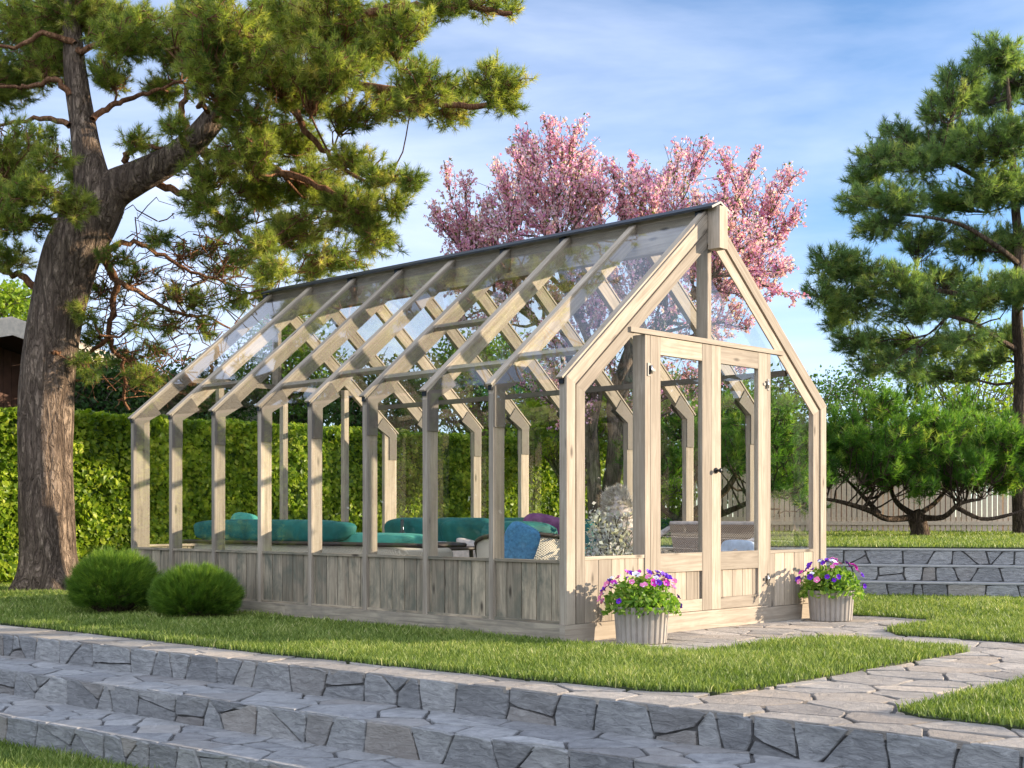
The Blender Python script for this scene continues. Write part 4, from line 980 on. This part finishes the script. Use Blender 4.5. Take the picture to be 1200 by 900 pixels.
# leafy background trees and shrubs
def leafy(name, label, px, D, top, bot, wpx, mat, n, seed, z=0, size=.085, cat='tree', group=None, trunk=True):
    rs = np.random.RandomState(seed); k = D/FPX; b = G(px, D, z); t = empty(name, tuple(b), label=label, cat=cat, group=group); v = np.array(b)
    zt = CH+(HY-top)*k; zb = max(CH+(HY-bot)*k, z+.1); rx = wpx*k/2; cz = (zt+zb)/2; rz = (zt-zb)/2
    lines = [(wiggle(b, b+[0, 0, zt-z-.3], 10, .06, rs), np.linspace(.03+.02*(zt-z), .01, 10))]
    P = []; V_ = []
    n = int(n*1.35); nc = max(10, int(n/110))
    for i in range(nc):
        d = rdir(1, rs)[0]; c = b+np.array([d[0]*rx*.8, d[1]*rx*.8, 0]); c[2] = cz+d[2]*rz*.82; f = (c[2]-z)/(zt-z+.01)*.75
        st_ = lines[0][0][max(1, int(f*9*.8))]; ln = wiggle(st_, c, 7, .3, rs, .05); lines.append((ln, np.linspace(.03, .008, 7)))
        r = (.34+.2*rs.rand())*min(rx, rz)*1.1+.12; q = c+rdir(110, rs)*r*rs.rand(110, 1)**.4*[1.1, 1.1, .8]; P.append(q); V_.append(.5+.16*rs.randn()+.16*rs.randn(110))
        for _ in range(5): lines.append((wiggle(c, c+rdir(1, rs)[0]*r, 4, .3, rs), np.linspace(.010, .004, 4)))
    P = np.vstack(P); V_ = np.concatenate(V_)
    link('trunk', tubes_mesh('trunk', [(p-v, r) for p, r in lines], 6), M['cbark'], t)
    link('crown', quad_mesh('crown', P-v, size, rs, V_), mat, t)
    return t
leafy('shrub', 'yellow green shrub behind the hedge and cherry trunks', 668, 21.5, 442, 530, 130, M['leafy'], 3500, 41, size=.11, cat='shrub')
leafy('broadleaf_tree', 'dark leafy tree behind the hedge, right of the big pine trunk', 130, 21, 420, 520, 110, M['leafd'], 3500, 42)
leafy('broadleaf_tree', 'dark green tree behind the hedge at the back left corner of the greenhouse', 235, 22, 425, 520, 120, M['leafd'], 3500, 43)
leafy('broadleaf_tree', 'mid green tree seen through the left part of the greenhouse roof', 340, 23, 360, 520, 120, M['leaf'], 4500, 44)
leafy('broadleaf_tree', 'dark tree behind the hedge seen through the middle bays of the greenhouse', 450, 22, 430, 520, 120, M['leafd'], 3500, 45)
leafy('broadleaf_tree', 'green tree standing behind the blossom, left of its trunks', 570, 24, 395, 520, 150, M['leaf'], 5000, 46)
leafy('broadleaf_tree', 'leafy tree behind the hedge, right of the cherry trunks', 765, 25, 420, 600, 110, M['leaf'], 4500, 47)
leafy('broadleaf_tree', 'light green tree behind the fence, right of the greenhouse doors', 925, 27, 432, 590, 110, M['leaf'], 4500, 48, z=.3)
leafy('broadleaf_tree', 'green tree peeping out between the greenhouse corner and umbrella pine', 1000, 31, 430, 560, 100, M['leaf'], 3000, 49, z=.3)
leafy('broadleaf_tree', 'light leafy tree behind the umbrella pine, left of the tall pine trunk', 1135, 28, 385, 560, 140, M['leafy'], 3400, 50, z=.3)
leafy('broadleaf_tree', 'green tree at the right edge behind the tall pine trunk', 1230, 29, 440, 590, 110, M['leaf'], 4000, 51, z=.3)
leafy('broadleaf_tree', 'sunlit tree rising above the brown house roof', 15, 38, 335, 420, 110, M['leafy'], 3500, 52, size=.16)
leafy('broadleaf_tree', 'tree behind the umbrella pine that stands inside the doorway view', 850, 29, 430, 600, 130, M['leaf'], 4500, 53, z=.3)
leafy('shrub', 'round brownish green shrub in front of the hedge end', 775, 21, 555, 628, 55, M['leafy'], 1200, 54, z=.3, size=.07, cat='shrub')

# clipped hedge
rs = np.random.RandomState(51); hy0, hy1, hx0, hx1, hh = 9.25, 10.15, -4.5, 12.9, 2.07
hd = empty('hedge', (4, hy0, 0), label='long clipped bright green hedge behind the greenhouse', cat='hedge')
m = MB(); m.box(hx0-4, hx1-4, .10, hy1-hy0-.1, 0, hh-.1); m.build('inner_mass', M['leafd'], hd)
def face(n, fx, fy, fz, nrm):
    P = np.stack([fx(n), fy(n), fz(n)], 1); return P, np.tile(nrm, (n, 1))
U = lambda a, b: (lambda n: rs.uniform(a, b, n))
sets = [face(60000, U(hx0, hx1), lambda n: hy0+np.abs(rs.randn(n))*.05, U(.0, hh), [0, -1, .35]), face(16000, U(hx0, hx1), U(hy0, hy1), lambda n: hh-np.abs(rs.randn(n))*.04+.03, [0, -.3, 1]), face(3500, lambda n: hx1+rs.randn(n)*.05, U(hy0, hy1), U(0, hh), [1, 0, .2]), face(3500, lambda n: hx0+rs.randn(n)*.05, U(hy0, hy1), U(0, hh), [-1, 0, .2])]
P = np.vstack([s[0] for s in sets]); Nn = np.vstack([s[1] for s in sets])
nb = np.array([noise.noise(Vector((p[0]*3.5, p[1]*3.5, p[2]*3.5))) for p in P]); P[:, 1] -= nb*.10*(Nn[:, 1] < -.5); P[:, 2] += nb*.06*(Nn[:, 2] > .5)
link('leaves', quad_mesh('leaves', P-np.array([4, hy0, 0]), .072, rs, .5+.20*rs.randn(len(P))+.2*nb, Nn, asp=.75, flat=.95), M['hedge'], hd)

# dwarf ball pines in the front lawn
def ball(px, D, rx, top, seed, label):
    rs = np.random.RandomState(seed); b = G(px, D); t = empty('dwarf_pine', tuple(b), label=label, cat='shrub', group='ball shaped dwarf pines on the front lawn'); 
    n = 2300; d = rdir(n, rs); d = d[d[:, 2] > -.5]; rz = top*.56; cz = top-rz
    f = 1-.22*rs.rand(len(d), 1)**2; lump = np.array([1+.12*noise.noise(Vector(q)*2.8+Vector((seed, 0, 0))) for q in d])[:, None]
    P = d*[rx, rx, rz]*f*lump; P[:, 2] += cz; A = unit(d*[1, 1, .8]+[0, 0, .55]); P = P-A*.05
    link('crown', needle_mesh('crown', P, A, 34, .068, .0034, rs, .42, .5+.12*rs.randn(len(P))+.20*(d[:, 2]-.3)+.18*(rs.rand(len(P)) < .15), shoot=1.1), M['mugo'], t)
    ls = []
    for i in range(110):
        e = P[rs.randint(len(P))]*.86; s_ = np.array([rs.randn()*.04, rs.randn()*.04, 0]); mid = np.array([e[0]*.55, e[1]*.55, e[2]*.35]); ls.append((smooth_line([s_, mid, e], 4), np.linspace(.008, .003, 9)))
    link('stems', tubes_mesh('stems', ls), M['bark2'], t)
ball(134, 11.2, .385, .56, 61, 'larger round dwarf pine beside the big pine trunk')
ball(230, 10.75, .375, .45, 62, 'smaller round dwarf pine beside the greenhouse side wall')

# silvery leaved plant and sheepskin chair inside, near the left door
rs = np.random.RandomState(71)
t = empty('potted_plant', (1.42, .80, fl), label='silvery white leaved potted plant behind the boards left of the doors', cat='plant')
m = MB(); m.lathe([(0, 0), (.12, 0), (.15, .24), (.14, .25), (.13, .22), (0, .21)], sides=20); m.build('pot', M['slab'], t)
ls = []; P = []
for i in range(46):
    a = rs.rand()*6.28; e = np.array([math.cos(a)*.24*rs.rand()**.6, math.sin(a)*.24*rs.rand()**.6, .42+.42*rs.rand()]); q = wiggle([0, 0, .2], e, 7, .3, rs, .05); ls.append((q, np.linspace(.006, .003, 7)))
    for _ in range(60): k_ = rs.rand()*.7*6+1.8; i_ = min(int(k_), 5); P.append(q[i_]+(q[i_+1]-q[i_])*(k_-i_)+rs.randn(3)*.03)
P = np.array(P); link('stems', tubes_mesh('stems', ls), M['bark2'], t); link('leaves', quad_mesh('leaves', P, .040, rs, .62+.3*rs.randn(len(P)), asp=.6), M['whiteleaf'], t)
t = empty('lounge_chair', (2.14, .96, 0), R(40), label='lounge chair standing behind the left door jamb under a sheepskin', cat='chair')
m = MB(); m.cushion((0, 0, .40), (.52, .52, .12), e=.4); m.build('seat', M['wicker'], t)
m = MB(); m.cushion((0, .24, .68), (.50, .09, .55), (-.15, 0, 0), e=.5); m.build('backrest', M['wicker'], t)
for a in (-.2, .2):
    for b_ in (-.2, .2):
        m = MB(); m.tube([(a*1.1, b_*1.1, fl), (a, b_, .36)], .017, 8); m.build('leg', M['dark'], t)
# long haired throw over the chair back
mm = MB(); mm.cushion((0, 0, 0), (.60, .24, .66), (-.15, 0, 0), e=.7, lump=.15, n=14); mm.cushion((0, -.22, -.24), (.46, .46, .14), e=.7, lump=.2, n=14); 
fo = empty('sheepskin', (2.14-.64*.24, .96+.77*.24, .70), R(40), label='shaggy cream sheepskin draped over the lounge chair back', cat='throw')
mm.build('hide', M['cream'], fo)
vv = np.array(mm.v); nn_ = np.vstack([unit(vv[:len(vv)//2]), unit(vv[len(vv)//2:]-[0, -.22, -.24])]); ix = rs.randint(0, len(vv), 2600)
link('wool', needle_mesh('wool', vv[ix]+rs.randn(2600, 3)*.012, nn_[ix]+[0, 0, -.25], 12, .045, .007, rs, .6, rs.rand(2600)), M['fur'], fo)

# ------------------------------------------------------------------ planters with petunias
def flower_mesh(mat, center):
    m = MB(); n = 25; vs = [(0, 0, -.018)]; 
    for k in range(n):
        a = 2*math.pi*k/n; vs.append((.007*math.cos(a), .007*math.sin(a), -.002))
    for k in range(n):
        a = 2*math.pi*k/n; r = .031*(.86+.14*abs(math.cos(a*2.5))); vs.append((r*math.cos(a), r*math.sin(a), .012+.004*math.sin(a*5)))
    fs = [(0, 1+k, 1+(k+1) % n) for k in range(n)]+[(1+k, 1+n+k, 1+n+(k+1) % n, 1+(k+1) % n) for k in range(n)]
    m.add(vs, fs, .5, None, True)
    me = bpy.data.meshes.new('flower'); me.from_pydata(m.v, [], m.f); me.materials.append(mat); me.materials.append(center)
    for i, p in enumerate(me.polygons): p.use_smooth = True; p.material_index = 1 if i < n else 0
    return me
FM = [flower_mesh(M['petal_purple'], M['petal_magenta']), flower_mesh(M['petal_white'], M['petleaf']), flower_mesh(M['petal_pink'], M['petal_white']), flower_mesh(M['petal_magenta'], M['petal_white'])]
def planter(loc, seed, lab, plab, pots):
    rs = np.random.RandomState(seed)
    t = empty('planter', loc, label=lab, cat='planter', group='fluted concrete planters at the doors')
    m = MB(); fl2 = lambda k, z: 1-.075*(1 if (k % 4) < 1 else .0) if True else 1
    m.lathe([(.155, 0), (.165, .004), (.180, .20), (.186, .236), (.184, .24), (.160, .24), (.157, .20)], sides=104, mod=fl2)
    o = m.build('pot', M['concrete'], t)
    for p in o.data.polygons: p.use_smooth = False
    m = MB(); m.lathe([(.165, .21), (.0, .215)], sides=20); m.build('soil', M['potsoil'], t)
    pt = empty('petunia_plant', (loc[0], loc[1], loc[2]+.22), label=plab, cat='flowers', group='petunias in the two planters')
    n = 1500; d = rdir(n, rs); d[:, 2] = np.abs(d[:, 2]); rr = rs.rand(n, 1)**.45
    P = d*[.26, .26, .22]*rr; edge = np.hypot(P[:, 0], P[:, 1]); P[:, 2] -= np.maximum(edge-.18, 0)*.5
    ls = [(smooth_line([[0, 0, 0], p*[.4, .4, .7], p], 3), np.linspace(.004, .002, 7)) for p in P[:90]]
    link('stems', tubes_mesh('stems', ls, 4), M['petleaf'].copy() if False else M['petleaf'], pt)
    link('leaves', quad_mesh('leaves', P, .042, rs, .55+.22*rs.randn(n), asp=.55), M['petleaf'], pt)
    for i in range(46):
        a = rs.rand()*2*math.pi; c = rs.rand()**.5; q = np.array([math.cos(a)*.27*c, math.sin(a)*.27*c, .04+.21*math.sqrt(max(0, 1-c*c))]); q[2] -= max(0, c-.8)*.2
        kind = [0, 0, 0, 2, 2, 3, 0, 1, 3, 2][rs.randint(10)]
        nrm = Vector(q/np.array([.27, .27, .2])*1.0+rs.randn(3)*.35+np.array([-.25, -.25, .1])).normalized()
        o = link('flower', FM[kind], None, pt, tuple(q+np.array(nrm)*.012), nrm.to_track_quat('Z', 'Y').to_euler()); s_ = .60+.36*rs.rand(); o.scale = (s_, s_, s_)
planter((.385, -.335, 0), 81, 'fluted beige concrete planter at the left front corner, nearer the camera', 'mixed purple, white and pink petunias in the nearer planter left of the doors', 0)
planter((2.90, -.27, 0), 82, 'fluted beige concrete planter by the right corner of the greenhouse, farther off', 'mixed purple, white and pink petunias in the farther planter right of the doors', 0)

# ------------------------------------------------------------------ fence and houses
D = 25.6
fa = G(745, D, .48); fb = G(1750, D-.6, .48); dv = unit(fb-fa); L = float(np.linalg.norm(fb-fa))
fe = empty('slat_fence', tuple(fa), math.atan2(dv[1], dv[0]), label='pale beige fence of narrow upright slats along the upper lawn', cat='fence')
m = MB(); x = 0
while x < L: m.box(x, x+.076, -.012, .012, .04, 1.36+.0*x); x += .098
m.build('slats', M['fence'], fe)
for z in (.20, 1.05):
    m = MB(); m.box(0, L, .013, .05, z, z+.12); m.build('rail', M['fence'], fe)
m = MB(); m.box(0, L, -.03, -.0125, .17, .24); m.build('rail', M['fence'], fe)
x = .3
while x < L:
    m = MB(); m.box(x, x+.09, .052, .14, 0, 1.30); m.build('post', M['fence'], fe); x += 2.2
# brown house at the left with a low gable
a = W(14, 373, 20.5)
ho = empty('house', (float(a[0]), float(a[1]), 0), label='brown boarded house with low beige edged roof behind the hedge at left', cat='house')
zr = float(a[2]); s = .25; hw = 5.5; ov = 1.0
def rake(m, z0, z1, y0, y1):
    for sg in (-1, 1):
        p = [(0, zr+z0), (0, zr+z1), (sg*hw, zr+z1-s*hw), (sg*hw, zr+z0-s*hw)]
        m.prism(p if sg > 0 else p[::-1], 1, y0, y1, .5)
m = MB(); rake(m, -.26, 0, -.03, .0); o = m.build('fascia', M['fascia'], ho)
m = MB(); rake(m, -.02, .03, .001, 9); m.build('roof', M['fascia'], ho)
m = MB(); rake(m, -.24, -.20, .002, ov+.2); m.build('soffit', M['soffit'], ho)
m = MB(); x = -hw+.8
while x < hw-.8: m.prism([(x, 0), (x+.13, 0), (x+.13, zr-.26-s*abs(x+.13)), (x, zr-.26-s*abs(x))], 1, ov, ov+.03, random.random()); x += .14
m.box(-hw+.8, hw-.8, ov+.031, 8.5, 0, zr-.3-s*hw, .3); m.build('wall', M['cladding'], ho)
# small house gable seen low through the back bays
a = W(229, 481, 27); h2 = empty('garden_shed', (float(a[0]), float(a[1]), 0), label='small beige gabled shed just above the hedge at the back corner', cat='shed')
z2 = float(a[2]); m = MB(); m.prism([(-.9, 0), (.9, 0), (.9, z2-.45), (0, z2-.06), (-.9, z2-.45)], 1, 0, 2, .5); m.build('wall', M['fascia'], h2)
m = MB()
for sg in (-1, 1):
    p = [(0, z2-.05), (0, z2), (sg*1.05, z2-.46), (sg*1.05, z2-.51)]; m.prism(p if sg > 0 else p[::-1], 1, -.1, 2.1, .5)
m.build('roof', M['shingle'], h2)
# slate roof at the right
a = W(985, 496, 34); h3 = empty('outbuilding', (float(a[0]), float(a[1]), 0), math.atan2(rgt[1], rgt[0])+.25, label='outbuilding with a dark slate roof behind the fence, beyond the greenhouse right post', cat='outbuilding')
z3 = float(a[2]); m = MB()
for r_ in range(14):
    y_ = -2.2+r_*.157; zz_ = z3-1.25+r_*.09; m.add([(-2.2, y_, zz_-.02), (2.2, y_, zz_-.02), (2.2, y_+.17, zz_+.085), (-2.2, y_+.17, zz_+.085)], [(0, 1, 2, 3)], random.random()); m.box(-2.2, 2.2, y_-.004, y_+.0, zz_-.045, zz_-.021, random.random())
m.prism([(-2.2+.01, z3-1.33), (0, z3-.05), (2.2, z3-1.33)], 0, -2.15, 2.15, .5); m.build('roof', M['shingle'], h3)
m = MB(); m.box(-2.0, 2.0, -1.95, 1.95, 0, z3-1.335); m.build('wall', M['cladding'], h3)

# trees added out of view to block the sky glow mirrored in the panes
rs = np.random.RandomState(90); P = []
for i in range(290):
    a = R(73+112*i/190) if i < 190 else R(282+62*(i-190)/100); Rr = 44+rs.rand()*8; h_ = 6.2+1.3*math.sin(i*.21)+1.2*math.sin(i*.83+1)+rs.rand()
    c = np.array([math.sin(a)*Rr, math.cos(a)*Rr, 0]); q = rdir(200, rs)*[2.0, 2.0, 1]; q[:, 2] = rs.rand(200)**.8*h_-.4; P.append(c+q*[1, 1, 1])
P = np.vstack(P); tag(link('added_treeline', quad_mesh('added_treeline', P, .85, rs, .5+.2*rs.randn(len(P))), M['leafd']), 'added dark trees out of view that dim the reflections in the glass panes', 'wood', kind='stuff')
